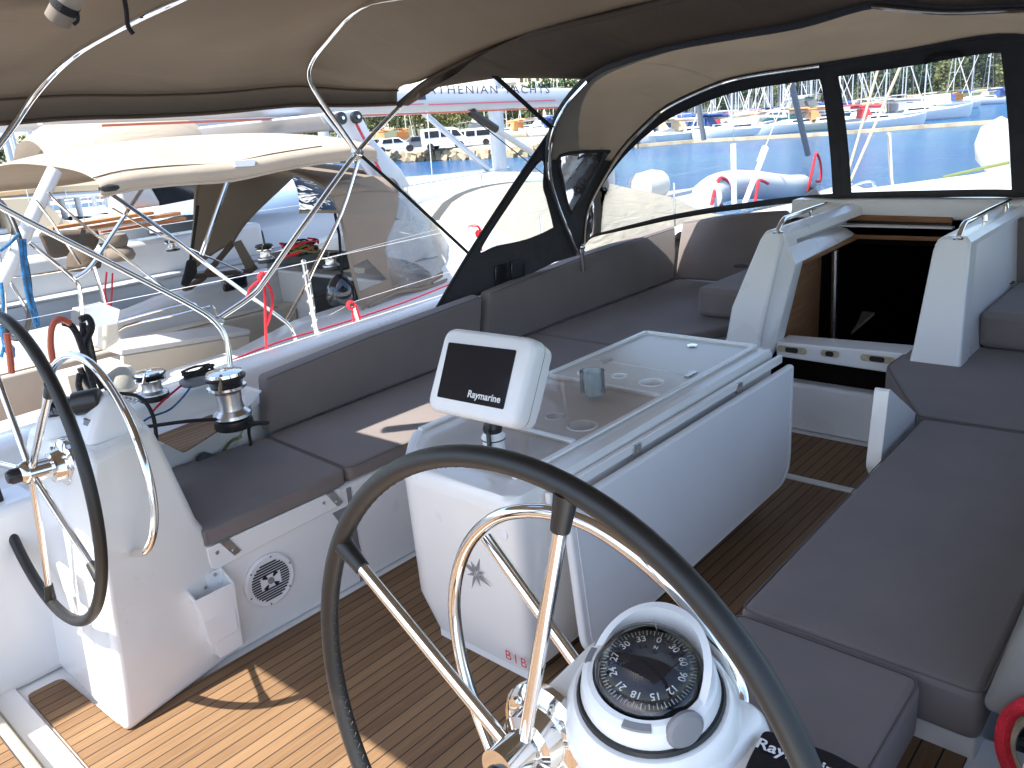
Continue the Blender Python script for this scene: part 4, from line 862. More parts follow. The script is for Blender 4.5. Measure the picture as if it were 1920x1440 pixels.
rope('sheet','black braided sheet running tight from the large chrome winch to the left along the coaming',[W1+V(-.06,.0,.05),PZ(350,790,.735),PZ(262,802,.72)],.0068,'black_rope')
rope('line','red line lying on the port coaming beside a blue one',[PZ(352,713,.73),PZ(325,735,.73),PZ(300,757,.72),PZ(283,775,.72)],.0048,'red')
rope('line','light blue line lying on the port coaming beside a red one',[PZ(362,718,.73),PZ(345,742,.73),PZ(318,768,.72),PZ(282,782,.72),PZ(262,795,.71)],.004,'blue')
# rope clutch / organiser with a coil
cl=thing('rope_organiser','small grey rope organiser with a dark coil on the port coaming between the two winches','deck fitting',PZ(385,718,.72))
c=PZ(385,716,.72); b=MB(); b.prism(rpoly([c+V(-.10,-.05,0),c+V(.10,-.05,0),c+V(.10,.06,0),c+V(-.10,.06,0)],.05),(0,0,.03)); part('base',b,M['rub'],cl,bev=.012,seg=3)
random.seed(4); b=MB()
for k in range(5): b.tube([c+V(-.02+.06*math.cos(a)+random.uniform(-.01,.01),.04*math.sin(a),.038+.006*k+random.uniform(0,.008)) for a in [i*.55+k for i in range(11)]],.0045,6,smooth=3)
part('coil',b,M['black_rope'],cl)
# tails under the big winch
rope('sheet_tail','black sheet tail hanging over the port seat behind the large chrome winch',[W1+V(.02,-.05,.02),W1+V(.05,-.16,.03),PY(468,800,2.9),PY(470,835,2.9),PY(463,850,2.9)],.0065,'black_rope')
rope('sheet_tail','green flecked rope tail hanging below the large chrome winch',[W1+V(-.02,-.07,-.02),PY(430,830,2.95),PY(412,858,2.95),PY(405,872,2.95)],.0065,'green_rope')
rope('sheet_tail','pale grey rope tail hanging below the large chrome winch',[W1+V(0,-.06,.0),PY(448,820,2.95),PY(436,845,2.95),PY(425,868,2.95)],.004,'wrope')
rope('sheet_tail','thick black rope hanging down behind the port pedestal hoop',[PY(195,745,3.0),PY(225,738,3.0),PY(262,745,2.95),PY(285,775,2.9),PY(293,820,2.85),PY(292,872,2.8)],.0072,'black_rope')
b=MB(); c=PY(295,868,2.92); b.lathe([(.04,0),(.035,.02)],PY(385,866,2.95),(0,-1,.3),24)
solo('drain_ring',b,M['blk'],'black round fitting in the coaming below the large chrome winch','deck fitting')
# sunlit small winch handle/grey clutter
b=MB(); 
for k in range(6): b.tube([PZ(215+k*7,745+k*2,.73),PZ(222+k*7,741+k*2,.76),PZ(230+k*7,752,.73)],.006,6,smooth=3)
solo('rope_clutch',b,M['ssd'],'small chrome rope clutches behind the port pedestal hoop','deck fitting')
# port pedestal compass with black cover & white hood
t=thing('compass','covered compass with black knob and white hood on the port pedestal','compass',PZ(118,792,.88))
c=PZ(125,800,.87); b=MB(); b.lathe([(.085,0),(.08,.015),(.068,.05),(.06,.055)],c,(-.1,0,1),32); part('housing',b,M['wplas'],t,sm=50)
b=MB(); b.ball(c+V(0,0,.055),.055,20,(1,1,.75)); part('dome',b,M['scr'],t)
b=MB(); b.lathe([(.034,0),(.036,.004),(.036,.07),(.03,.076),(0,.076)],PY(140,758,2.5),(1,-.75,.1),28); part('cover',b,M['blk'],t)
b=MB(); b.loft([[V(.74,2.37,.865),V(.92,2.37,.865),V(.92,2.55,.865),V(.74,2.55,.865)],[V(.80,2.40,.95),V(.90,2.40,.95),V(.90,2.53,.95),V(.80,2.53,.95)],[V(.84,2.43,.985),V(.89,2.43,.985),V(.89,2.50,.985),V(.84,2.50,.985)]]); part('hood',b,M['wplas'],t,bev=.02,seg=4)
b=MB(); b.tube([PY(170,800,2.44),PY(172,795,2.44),PY(172,785,2.44)],.022,16); part('knob',b,M['rub'],t)

# ---- stanchions, lifelines of our yacht (port)
def stn(name,lab,base,top,r=.0125,g='lifeline stanchions'):
    t=thing(name,lab,'stanchion',base,g); b=MB(); b.tube([base,top],r,12); b.ball(top,r*1.25,10); part('post',b,M['ss'],t)
    b=MB(); b.lathe([(.035,0),(.033,.006),(.018,.02),(.016,.06)],base,seg=20); part('socket',b,M['ssd'],t); return t
s1a=V(2.58,3.93,.38); s1b=PY(569,491,3.95)
stn('stanchion','tall steel stanchion with rope wrapped round it rising behind the port backrest',s1a,s1b)
b=MB(); d=(s1b-s1a)
b.tube([s1a+d*(k/60)+V(.016*math.cos(k*.9),.016*math.sin(k*.9),0) for k in range(4,56)],.005,6,smooth=2); solo('wrapped_rope',b,M['wrope'],'pale rope wound in a spiral round the tall stanchion behind the port backrest','rope')
stn('stanchion','short steel gate stanchion to the right of the rope-wrapped one',V(2.92,3.93,.38),PY(663,577,3.93),.011)
gw=[PY(430,560,3.95),PY(569,492,3.95),PY(725,467,3.96),PY(865,442,3.97)]
lw=[PY(300,770,3.95),PY(669,566,3.95),PY(740,545,3.95),PY(868,500,3.97)]
b=MB(); b.tube([V(-1.6,3.95,1.02),s1b+V(0,0,-.01),V(4.6,3.97,1.06),V(7,3.7,1.12)],.0012,6); solo('lifeline',b,M['ss'],'upper wire lifeline running along the port side behind the backrest','lifeline','wire lifelines')
b=MB(); b.tube([V(2.7,3.95,.66),V(2.9,3.95,.70),V(4.6,3.97,.76),V(7,3.7,.84)],.0012,6); solo('lifeline',b,M['ss'],'lower wire lifeline running along the port side behind the backrest','lifeline','wire lifelines')
b=MB(); P_=[PZ(405,688,.47),PZ(520,642,.47),PZ(640,606,.47),PZ(760,566,.47),PZ(850,530,.47)]; b.tube(P_,.0065,8,smooth=3); solo('toe_rail_rope',b,M['dred'],'dark red rope lying along the port deck edge behind the backrest','rope')
# red ropes tied on lifeline
def redloop(lab,pts,r=.007,knot=None,g='red ropes tied along the rail'):
    t=thing('red_rope',lab,'rope',pts[-1][-1],g)
    for q in pts: b=MB(); b.tube(q,r,8,smooth=5); part('strand',b,M['red'],t)
    if knot: 
        b=MB(); 
        for k in range(3): b.tube([knot+V(.022*math.cos(a+k),.012*math.sin(a*2),.022*math.sin(a+k)) for a in [i*.7 for i in range(9)]],r*.9,6,smooth=3)
        part('knot',b,M['red'],t)
    return t
Y_=3.93
redloop('bright red rope knotted round the bimini strut with its long tail hanging to the deck',[[PY(463,560,3.6),PY(470,540,3.6),PY(493,525,3.6),PY(508,545,3.6),PY(510,575,3.6),PY(500,610,3.65)],[PY(495,530,3.6),PY(497,560,3.6),PY(498,610,3.65),PY(500,660,3.7),PY(501,705,3.72)]],.0075,PY(494,520,3.6))
redloop('bright red rope looped on the lifeline above the middle of the port backrest',[[PY(660,580,Y_),PY(663,600,Y_),PY(671,630,Y_),PY(673,645,Y_)],[PY(668,572,Y_),PY(675,600,Y_),PY(675,630,Y_),PY(674,648,Y_)]],.0062,PY(658,572,Y_))
redloop('bright red rope tied on the rail just left of the sprayhood wing',[[PY(878,425,4.4),PY(895,424,4.4),PY(904,440,4.4),PY(900,455,4.4),PY(903,470,4.4)],[PY(897,432,4.4),PY(897,450,4.4),PY(896,465,4.4)]],.009,PY(898,438,4.4))
# orange shore-power hose and hung black rope coil on the port quarter
po=thing('hung_rope','thick black rope coil hanging on the rail above the port pedestal','rope',PY(150,740,3.35))
random.seed(7)
for k,(pts) in enumerate(([(118,605),(135,612),(150,640),(165,690),(180,740)],[(150,600),(165,595),(172,615),(160,650),(175,690),(192,728)],[(155,605),(158,650),(170,690),(200,725),(205,742)],[(150,700),(148,725),(160,745),(180,750)],[(150,690),(165,720),(190,745)],[(160,610),(172,660),(178,700),(170,740)])):
    b=MB(); b.tube([PY(x,y,3.35+.02*k) for x,y in pts],.013,8,smooth=5); part('loop',b,M['black_rope'],po)
rope('shore_hose','orange hose arching up from behind the far steering wheel',[PY(100,680,3.3),PY(95,645,3.3),PY(98,612,3.3),PY(112,598,3.3),PY(132,606,3.3)],.012,'orange_hose',cat='hose')
rope('shore_hose','dark orange hose hanging at the far left beside the blue ropes',[PY(12,625,3.4),PY(18,660,3.4),PY(22,700,3.4)],.012,'orange_hose',cat='hose')
# fender behind pedestal
b=MB(); b.lathe([(0,0),(.06,.01),(.085,.05),(.08,.1),(.05,.14),(0,.15)],PY(218,745,3.5),(.3,0,1),24); solo('fender',b,M['ball'],'round cream coloured fender behind the black rope on the port quarter','fender')
# grab post tube on the pedestal
rope('mooring_line','red rope and hose bundle coming over the starboard corner at the bottom right edge',[PZ(1905,1470,.42),PZ(1880,1400,.45),PZ(1890,1345,.5),PZ(1925,1320,.55),PZ(1960,1310,.55)],.014,'red')
rope('mooring_line','tan rope beside the red one at the bottom right edge',[PZ(1925,1480,.42),PZ(1893,1410,.44),PZ(1905,1360,.48),PZ(1950,1330,.5)],.011,'tan_rope')
# ================================================================= WATER, LAND
ZW=-1.5
def hdir(x): 
    r=ray(x,306-.081*x); return V(r.x,r.y,0).normalized()
def far(x,D,z=ZW): d=hdir(x)*D; return V(d.x,d.y,z)
wm=bpy.data.materials.new('harbour_water'); wm.use_nodes=True; t=wm.node_tree; b=t.nodes['Principled BSDF']; b.inputs['Base Color'].default_value=(.01,.10,.2,1); b.inputs['Roughness'].default_value=.16; b.inputs['IOR'].default_value=1.33; b.inputs['Specular IOR Level'].default_value=.3
g=t.nodes.new('ShaderNodeNewGeometry'); mp=t.nodes.new('ShaderNodeMapping'); mp.inputs['Scale'].default_value=(1.0,.45,1); mp.inputs['Rotation'].default_value=(0,0,.5); t.links.new(g.outputs['Position'],mp.inputs[0])
n1=t.nodes.new('ShaderNodeTexNoise'); n1.inputs['Scale'].default_value=1.6; n1.inputs['Detail'].default_value=8; n1.inputs['Roughness'].default_value=.65; n1.inputs['Distortion'].default_value=.6; t.links.new(mp.outputs[0],n1.inputs['Vector'])
bp=t.nodes.new('ShaderNodeBump'); bp.inputs['Strength'].default_value=1; bp.inputs['Distance'].default_value=.6; t.links.new(n1.outputs[0],bp.inputs['Height']); t.links.new(bp.outputs[0],b.inputs['Normal'])
n2=t.nodes.new('ShaderNodeTexNoise'); n2.inputs['Scale'].default_value=.05; n2.inputs['Detail'].default_value=4; t.links.new(g.outputs['Position'],n2.inputs['Vector'])
cr2=t.nodes.new('ShaderNodeValToRGB'); e=cr2.color_ramp.elements; e[0].color=(.003,.065,.20,1); e[1].color=(.005,.10,.20,1); e[0].position=.35; e[1].position=.65; t.links.new(n2.outputs[0],cr2.inputs[0]); t.links.new(cr2.outputs[0],b.inputs['Base Color'])
b=MB(); b.poly([(-600,-900,ZW),(1500,-900,ZW),(1500,1500,ZW),(-600,1500,ZW)]); o=part('water',b,wm); o['kind']='structure'
stone=mat('quay_stone',(.30,.25,.17),.9,noise=.3,nscale=1.2,bump=.8,bscale=3); ground=mat('quay_ground',(.24,.23,.20),.9,noise=.15,nscale=.6); hillm=mat('hill_ground',(.07,.085,.04),.95,noise=.35,nscale=.08)
# quay edge polyline (waterline points found on the left and in the middle)
def qp(x,y): return PZ(x,y,ZW)
E_=[qp(350,322),qp(560,308),qp(720,303),qp(870,300),qp(1000,293),qp(1080,284),qp(1195,277)]
E_=[p for p in E_]
back=[p+hdir(600)*230 for p in E_]
b=MB(); lo=[]
for p in E_:
    d=V(p.x,p.y,0).normalized(); lo.append([V(p.x,p.y,ZW-.5),p+V(0,0,.9)+d*.5,p+V(0,0,1.1)+d*.9,V(p.x,p.y,-.35)+d*14,V(p.x,p.y,.3)+d*70,V(p.x,p.y,1.2)+d*160,V(p.x,p.y,3.0)+d*400])
b.sheet(lo); b.mi=[ (0 if (i%6)<1 else (1 if (i%6)<4 else 2)) for i in range(len(b.f))]
o=part('quay',b,[stone,ground,hillm]); o['kind']='structure'
# boulders of the quay face are in one rough armour mesh
random.seed(3); b=MB()
for a,c in zip(E_,E_[1:]):
    n=int((c-a).length/1.1)
    for k in range(n):
        for lv in (0,1):
            p=a.lerp(c,(k+random.random()*.6)/n)+V(0,0,.15+.45*lv); r=random.uniform(.45,.75); q=Quaternion((random.random(),random.random(),random.random()),random.random()*3).to_matrix(); b.box(p+V(p.x,p.y,0).normalized()*(.3+.3*lv),(r*1.5,r,r*.8),q)
o=solo('rock_armour',b,stone,'rows of tan boulders forming the face of the far quay','rocks'); o['kind']='stuff'; 
# breakwater pier to the right
Bp=[qp(1190,277),qp(1300,268),qp(1420,262),qp(1560,254),qp(1700,243),qp(1880,231),qp(1990,225)]
b=MB(); b.loft([[p,p+V(.1,0,.26),p+V(1.0,0,.28),p+V(1.1,0,-.2)] for p in Bp],cap=True); o=part('breakwater',b,stone,sm=20); o['kind']='structure'
# far shore behind the basin
S_=[far(x,D) for x,D in ((1150,260),(1350,230),(1600,210),(1800,190),(2000,180),(2300,200))]
b=MB(); b.sheet([[p,p+V(0,0,1.0),p+V(p.x,p.y,0).normalized()*20+V(0,0,1.5),p+V(p.x,p.y,0).normalized()*200+V(0,0,8)] for p in S_]); o=part('far_shore',b,[hillm]); o['kind']='structure'

# ================================================================= TREES
def leafm(name,c):
    m=mat(name,c,.8,noise=.45,nscale=.9); return m
LM=[leafm('foliage_olive',(.085,.11,.035)),leafm('foliage_green',(.045,.085,.025)),leafm('foliage_yellowgreen',(.13,.14,.045))]; bark=mat('bark',(.10,.075,.05),.9,noise=.3,nscale=8)
def tree(kind,seed,H,Wd,lab,leaf):
    random.seed(seed); t=thing(kind,lab,'tree',(0,0,0),'trees along the far shore'); b=MB()
    b.tube([(0,0,-.3),(.05*H,0,H*.25),(0,.03*H,H*.55),(0,0,H*.8)],lambda u:.035*H*(1-.75*u)+.02,7)
    for k in range(6):
        a=k*1.05+random.random(); z=H*(.3+.07*k); b.tube([(0,0,z),(math.cos(a)*Wd*.25,math.sin(a)*Wd*.25,z+H*.1),(math.cos(a)*Wd*.42,math.sin(a)*Wd*.42,z+H*.2)],lambda u:.015*H*(1-u)+.01,5)
    part('trunk',b,bark,t)
    b=MB()
    cl=[]
    for k in range(16 if kind!='cypress_tree' else 12):
        if kind=='cypress_tree': cl.append((V(random.uniform(-.1,.1)*Wd,random.uniform(-.1,.1)*Wd,H*(.15+.8*k/12)),Wd*.5*(1-.75*k/12)))
        elif kind=='umbrella_pine': a=random.random()*6.28; r=random.random()**.5*Wd*.42; cl.append((V(math.cos(a)*r,math.sin(a)*r,H*(.78+random.uniform(-.06,.12))),Wd*random.uniform(.13,.2)))
        else: a=random.random()*6.28; r=random.random()**.6*Wd*.36; cl.append((V(math.cos(a)*r,math.sin(a)*r,H*random.uniform(.35,.88)),Wd*random.uniform(.14,.24)))
    for c,r in cl:
        for i in range(70):
            d=V(random.gauss(0,1),random.gauss(0,1),random.gauss(0,.8)).normalized()*r*random.uniform(.45,1.1); p=c+d; s=random.uniform(.12,.3)*(H/6)
            q=Quaternion((random.random()-.5,random.random()-.5,random.random()-.5),random.random()*6).to_matrix()
            b.add([p+q@V(-s,0,-s*.6),p+q@V(s,0,-s*.5),p+q@V(s*.7,s*.4,s*.6),p+q@V(-s*.6,s*.2,s*.5)],[(0,1,2,3)])
    part('crown',b,leaf,t,flat=True); return t
protos=[tree('olive_tree',11,6.2,6.5,'rounded olive green tree among others along the far shore',LM[0]),tree('olive_tree',12,5.4,7,'rounded yellow green tree among others along the far shore',LM[2]),tree('broadleaf_tree',13,7.5,7,'taller dark green tree among others along the far shore',LM[1]),tree('umbrella_pine',14,8.5,8,'flat topped pine standing among the far shore trees',LM[1]),tree('cypress_tree',15,8.2,2.4,'slim upright cypress standing among the far shore trees',LM[1])]
random.seed(21); cnt=[0]*5
def plant(x,D,z,k=None,s=1):
    k=random.choice([0,0,1,1,2,2,3,4]) if k is None else k
    p=far(x,D,z); s=s*random.uniform(.8,1.2)
    if cnt[k]==0: protos[k].location=p; protos[k].scale=(s,s,s); protos[k].rotation_euler=(0,0,random.random()*6)
    else: dup(protos[k],p,rz=random.random()*6,sc=(s,s,s))
    cnt[k]+=1
for i in range(44): x=-60+i*(1180/44)+random.uniform(-12,12); plant(x,random.uniform(128,185),.2+random.uniform(0,.6),k=random.choice([0,0,1,1,2,2]),s=.9)
for i in range(56): x=1150+i*(820/56)+random.uniform(-10,10); plant(x,random.uniform(200,260),-.6,s=1.4)
for k in (3,4): plant(760+k*60,150,.3,k=k,s=.9)
# ================================================================= far buildings, vans
def building(lab,x,D,w,h,col,floors):
    p=far(x,D,1.5); d=hdir(x); s=V(-d.y,d.x,0); t=thing('apartment_building',lab,'building',p); m_=mat('render_wall',col,.85,noise=.06,nscale=1)
    b=MB(); b.prism([p-s*w/2,p+s*w/2,p+s*w/2+d*10,p-s*w/2+d*10],(0,0,h)); part('wall',b,m_,t)
    b=MB(); b.prism([p-s*(w/2+.4)-d*.4+V(0,0,h),p+s*(w/2+.4)-d*.4+V(0,0,h),p+s*(w/2+.4)+d*10.4+V(0,0,h),p-s*(w/2+.4)+d*10.4+V(0,0,h)],(0,0,.4)); part('roof',b,M['gel2'],t)
    n=int(w/3)
    for f in range(floors):
        for k in range(n):
            c=p+s*((k+.5)/n-.5)*w*.95+V(0,0,(f+.35)*h/floors)-d*.03; b=MB(); b.prism([c-s*.6,c+s*.6,c+s*.6+V(0,0,1.5),c-s*.6+V(0,0,1.5)],-d*.05); part('window',b,M['glassd'],t)
building('pale tan apartment block above the far trees, seen right of the lettered boom',1035,330,26,21,(.62,.52,.40),5)
building('white low apartment block far behind the masts',985,350,18,15,(.7,.68,.62),4)
building('cream apartment block rising behind the far trees near the sprayhood',1075,340,16,18,(.66,.6,.5),4)
tyre=mat('tyre',(.02,.02,.02),.8); vanw=mat('van_white',(.75,.75,.74),.3,coat=.5)
def van(lab,x,D,z,L=4.6,H=1.95,flip=1,col=None,name='parked_van',cat='van'):
    d=hdir(x); s=V(-d.y,d.x,0)*-flip; p=far(x,D,z); t=thing(name,lab,cat,p,'vehicles parked on the far quay'); W_=1.8
    def q(u,v,w): return p+s*u+d*v+V(0,0,w)
    pr=[(-L/2,.35),(-L/2,H*.95),(-L/2+.15,H),(L*.18,H),(L*.30,H*.9),(L*.40,H*.55),(L*.49,H*.47),(L/2,.6),(L/2,.35)] if H>1.6 else [(-L/2,.35),(-L/2,.8),(-L*.42,.95),(-L*.3,H),(L*.1,H),(L*.25,.95),(L*.46,.8),(L/2,.6),(L/2,.35)]
    b=MB(); b.loft([[q(u,0,w) for u,w in pr],[q(u,W_,w) for u,w in pr]]); part('body',b,col or vanw,t,bev=.04)
    wn=[(( -L*.42,H*.58),(-L*.12,H*.58),(-L*.12,H*.88),(-L*.42,H*.88)),((-L*.08,H*.58),(L*.12,H*.58),(L*.12,H*.88),(-L*.08,H*.88)),((L*.16,H*.58),(L*.36,H*.58),(L*.27,H*.85),(L*.16,H*.88))] if H>1.6 else [((-L*.3,.95),(-L*.06,.95),(-L*.06,H-.08),(-L*.26,H-.08)),((-L*.03,.95),(L*.2,.95),(L*.09,H-.08),(-L*.03,H-.08))]
    for w in wn:
        b=MB(); b.prism([q(u,-.02,v) for u,v in w],-d*.02); part('window',b,M['glassd'],t)
    for u in(-L*.32,L*.32):
        b=MB(); b.lathe([(.33,0),(.33,.22),(.2,.23),(.18,.2)],q(u,.05,.33),-d,20); part('wheel',b,tyre,t)
van('white panel van with side windows parked on the quay between the roof stays',832,82,-.42,L=4.6,H=2.0)
van('white van partly hidden behind a boom strut on the quay',882,84,-.42,L=4.4,H=1.7,flip=-1)
van('white car parked at the left end of the quay',738,84,-.42,L=4.2,H=1.42,name='parked_car',cat='car')
van('grey car parked beside the white panel van',790,84,-.42,L=4.0,H=1.4,name='parked_car',cat='car',col=mat('car_grey',(.12,.13,.15),.3,coat=.5))
van('silver car parked further right on the quay',700,90,-.40,L=4.1,H=1.4,name='parked_car',cat='car',col=mat('car_silver',(.4,.42,.44),.3,metal=.4))
# ================================================================= moored yachts in the distance
hm={'white':mat('far_hull_white',(.78,.78,.77),.3),'navy':mat('far_hull_navy',(.03,.05,.12),.25,coat=.4),'teal':mat('far_hull_teal',(.03,.17,.17),.3,coat=.3),'cream':mat('far_hull_cream',(.7,.64,.5),.35)}
cov={'blue':mat('cover_blue',(.03,.07,.22),.8),'beige':mat('cover_beige',(.5,.40,.27),.85),'orange':mat('cover_orange',(.55,.26,.10),.85),'grey':mat('cover_grey',(.3,.31,.33),.85),'red':mat('cover_red',(.5,.04,.05),.85)}
def yproto(name,hull,cover,L,motor=False):
    t=thing(name,f'{hull} hulled {"motor cruiser" if motor else "sailing yacht"} with {cover} covers moored across the harbour','yacht',(0,0,0),'yachts moored across the harbour')
    b=MB(); lo=[]
    for u,w,zt in ((-.5,.13,.9),(-.3,.16,.88),(0,.17,.95),(.3,.11,1.1),(.47,.02,1.35),(.5,.004,1.4)):
        lo.append([V(u*L,w*L,zt*L/12),V(u*L*.97,w*L*.9,.2),V(u*L*.9,w*L*.5,-.4),V(u*L*.9,-w*L*.5,-.4),V(u*L*.97,-w*L*.9,.2),V(u*L,-w*L,zt*L/12)])
    b.loft(lo); part('hull',b,hm[hull],t,sm=50)
    z=.9*L/12; b=MB()
    hh=.55 if not motor else 1.5
    b.loft([[V(-.15*L,-.11*L,z),V(-.15*L,.11*L,z),V(-.14*L,.09*L,z+hh),V(-.14*L,-.09*L,z+hh)],[V(.15*L,-.09*L,z+.1),V(.15*L,.09*L,z+.1),V(.1*L,.07*L,z+hh),V(.1*L,-.07*L,z+hh)],[V(.3*L,-.03*L,z+.2),V(.3*L,.03*L,z+.2),V(.28*L,.03*L,z+.25),V(.28*L,-.03*L,z+.25)]]); part('cabin',b,hm['white'],t)
    b=MB()
    for s in(-1,1): b.prism([V(-.12*L,s*.102*L,z+.25),V(.08*L,s*.088*L,z+.28),V(.07*L,s*.082*L,z+.45),V(-.12*L,s*.096*L,z+.45)],(0,s*.02,0))
    part('cabin_window',b,M['glassd'],t)
    b=MB(); b.loft([[V(-.20*L,-.1*L,z+.3),V(-.20*L,-.08*L,z+1.35),V(-.20*L,.08*L,z+1.35),V(-.20*L,.1*L,z+.3)],[V(-.12*L,-.09*L,z+.45),V(-.13*L,-.07*L,z+1.3),V(-.13*L,.07*L,z+1.3),V(-.12*L,.09*L,z+.45)],[V(-.07*L,-.07*L,z+.5),V(-.09*L,-.05*L,z+.7),V(-.09*L,.05*L,z+.7),V(-.07*L,.07*L,z+.5)]]); part('sprayhood',b,cov[cover],t)
    b=MB(); b.sheet([[V(-.42*L+.1*L*k,.1*L*math.cos(a)*1.1,z+1.65+.15*math.sin(a)) for a in [math.pi*i/6 for i in range(7)]] for k in range(3)],.03); part('bimini',b,cov[cover],t)
    if not motor:
        b=MB(); b.tube([(.06*L,0,z),(.06*L,0,z+L*1.15)],.085,10); part('mast',b,M['alu'],t)
        for h in(.4,.75): b=MB(); b.tube([(.06*L,-.08*L,z+L*1.15*h),(.06*L,.08*L,z+L*1.15*h)],.03,6); part('spreader',b,M['alu'],t)
        b=MB(); b.tube([(.06*L,0,z+1.2),(-.3*L,0,z+1.35)],.08,8); part('boom',b,M['alu'],t)
        b=MB(); b.tube([(.05*L,0,z+1.42),(-.1*L,0,z+1.5),(-.3*L,0,z+1.48)],lambda u:.19-.08*u,8); part('sail_cover',b,cov[cover],t)
        b=MB(); b.tube([(.49*L,0,1.4*L/12),(.06*L,0,z+L*1.12)],.06,6); part('furled_sail',b,M['wrope'],t)
        for s in(-1,1): b=MB(); b.tube([(.05*L,s*.14*L,.9*L/12),(.06*L,s*.08*L,z+L*.46),(.06*L,0,z+L*1.1)],.015,5); part('shroud',b,M['alu'],t)
    return t
YP=[yproto('moored_yacht','white','blue',12),yproto('moored_yacht','white','beige',11),yproto('moored_yacht','white','grey',13),yproto('moored_yacht','navy','beige',12),yproto('moored_yacht','cream','orange',11),yproto('moored_motor_cruiser','white','blue',13,True),yproto('moored_yacht','teal','grey',15),yproto('moored_yacht','white','red',10)]
used=[0]*len(YP)
def moor(k,x,D,rz,s=1):
    p=far(x,D,ZW+.05)
    if not used[k]: YP[k].location=p; YP[k].rotation_euler=(0,0,rz); YP[k].scale=(s,s,s)
    else: dup(YP[k],p,rz=rz,sc=(s,s,s))
    used[k]+=1
random.seed(9)
for i in range(46):   # crowded berths beyond the breakwater
    x=1165+i*9+random.uniform(-4,4); moor(random.choice([0,1,2,0,1,4,5,7,1]),x,random.uniform(84,135),random.choice([2.3,2.5,-.7,-.9])+random.uniform(-.2,.2),.85)
moor(6,1478,98,.9,1.15)
for k,x,D,rz in ((0,1590,112,-.6),(1,1625,100,2.4),(7,1650,84,-.9),(3,1690,105,-.5),(2,1722,96,-.9),(5,1755,130,2.2),(4,1790,150,.5),(1,1830,160,2.0),(0,1860,150,1.2),(3,1700,150,1.9),(2,1640,150,2.0),(1,1580,140,1.8)): moor(k,x,D,rz,.85)
for i in range(16):   # boats ashore and moored on the left
    x=-40+i*30+random.uniform(-8,8); moor(random.choice([0,2,3,0,1]),x,random.uniform(24,34) if i<8 else random.uniform(42,60),random.uniform(-.15,.15),1)
for x,D in ((690,105),(760,108),(905,110),(955,104),(985,112),(1015,100),(1050,98)): 
    k=random.choice([0,1,2,4]); p=far(x,D,-.2)
    dup(YP[k],p,rz=random.uniform(0,3),sc=(.8,.8,.8))

# ordinal labels: rank look-alikes from left to right as seen from the camera
ORD=['leftmost','second from the left','third from the left','fourth from the left','fifth from the left','sixth from the left','seventh from the left','eighth from the left','ninth from the left','tenth from the left']+[w+' from the left' for w in ('eleventh','twelfth','thirteenth','fourteenth','fifteenth','sixteenth','seventeenth','eighteenth','nineteenth','twentieth','twenty first','twenty second','twenty third','twenty fourth','twenty fifth','twenty sixth','twenty seventh','twenty eighth','twenty ninth','thirtieth','thirty first','thirty second')]
def rank(group,short):
    D={}
    for o in bpy.data.objects:
        if o.parent is None and o.get('group')==group: D.setdefault(o['label'],[]).append(o)
    for lab,L in D.items():
        L.sort(key=lambda o:pix(o.location)[0])
        for k,o in enumerate(L):
            if len(L)>1: o['label']=f'{short(lab)}, {ORD[k]} of its kind'
rank('trees along the far shore',lambda l:' '.join(l.split(' among')[0].split(' standing')[0].split()))
rank('yachts moored across the harbour',lambda l:l.split(' moored')[0].replace(' hulled',''))
# ================================================================= NEIGHBOURING YACHT (first, cream bimini)
def hull2(t,C,hw,z0,x0,x1,m='hull'):
    b=MB(); lo=[]; L=x1-x0
    for u,w in ((0,.86),(.12,.94),(.35,1),(.6,.97),(.8,.72),(.93,.32),(1,.03)):
        X=x0+u*L; zt=z0+.25*max(0,u-.45)
        lo.append([V(X,C+hw*w,zt),V(X,C+hw*w*.97,zt-.7),V(X,C+hw*w*.7,ZW-.4),V(X,C-hw*w*.7,ZW-.4),V(X,C-hw*w*.97,zt-.7),V(X,C-hw*w,zt)])
    b.loft(lo,closed=False,cap=False); b.add(lo[0],[(0,1,2,3,4,5)]); part('hull',b,M[m],t,sm=50)
C2=6.3; H2=2.08
n2=thing('sailing_yacht','neighbouring white sailing yacht with a cream bimini, moored alongside on the port side','yacht',(C2,C2,ZW)); n2.location=V(2,C2,ZW)
hull2(n2,C2,H2,.14,-2.2,11.5)
def m2(y,C=C2): return 2*C-y
for s in(0,1):
    f=(lambda y:y) if s==0 else m2
    b=MB(); b.sheet([[V(X,f(C2-H2*w+.03),z),V(X,f(4.98+d),z+.02)] for X,w,z,d in ((-2.2,.86,.145,0),(-.5,.94,.145,0),(2.5,1,.15,0),(5,1,.18,.0),(8,.9,.28,.2),(9.6,.55,.36,.9))],.02); part('side_deck',b,M['nonskid'],n2)
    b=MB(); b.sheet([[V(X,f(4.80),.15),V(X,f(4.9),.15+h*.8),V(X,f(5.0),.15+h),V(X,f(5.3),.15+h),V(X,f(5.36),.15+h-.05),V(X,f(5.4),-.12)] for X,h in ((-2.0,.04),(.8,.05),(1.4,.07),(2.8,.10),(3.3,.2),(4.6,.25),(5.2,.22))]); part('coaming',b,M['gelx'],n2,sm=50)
    b=MB(); b.mm((-1.2,f(5.38),-.5),(4.4,f(5.75 if s==0 else 5.62),-.12 if s==0 else .10)); part('bench',b,M['gel2'],n2,bev=.03,seg=3)  # cream paints the warm bimini shade onto white gelcoat
    b=MB(); b.mm((-1.0,f(5.42),-.118 if s==0 else .102),(4.2,f(5.70 if s==0 else 5.6),-.10 if s==0 else .115)); part('bench_slats',b,M['gel2'],n2,bev=.005)
b=MB(); b.mm((-2.1,5.3,-.55),(4.6,7.3,-.5)); part('cockpit_floor',b,M['teak'],n2)
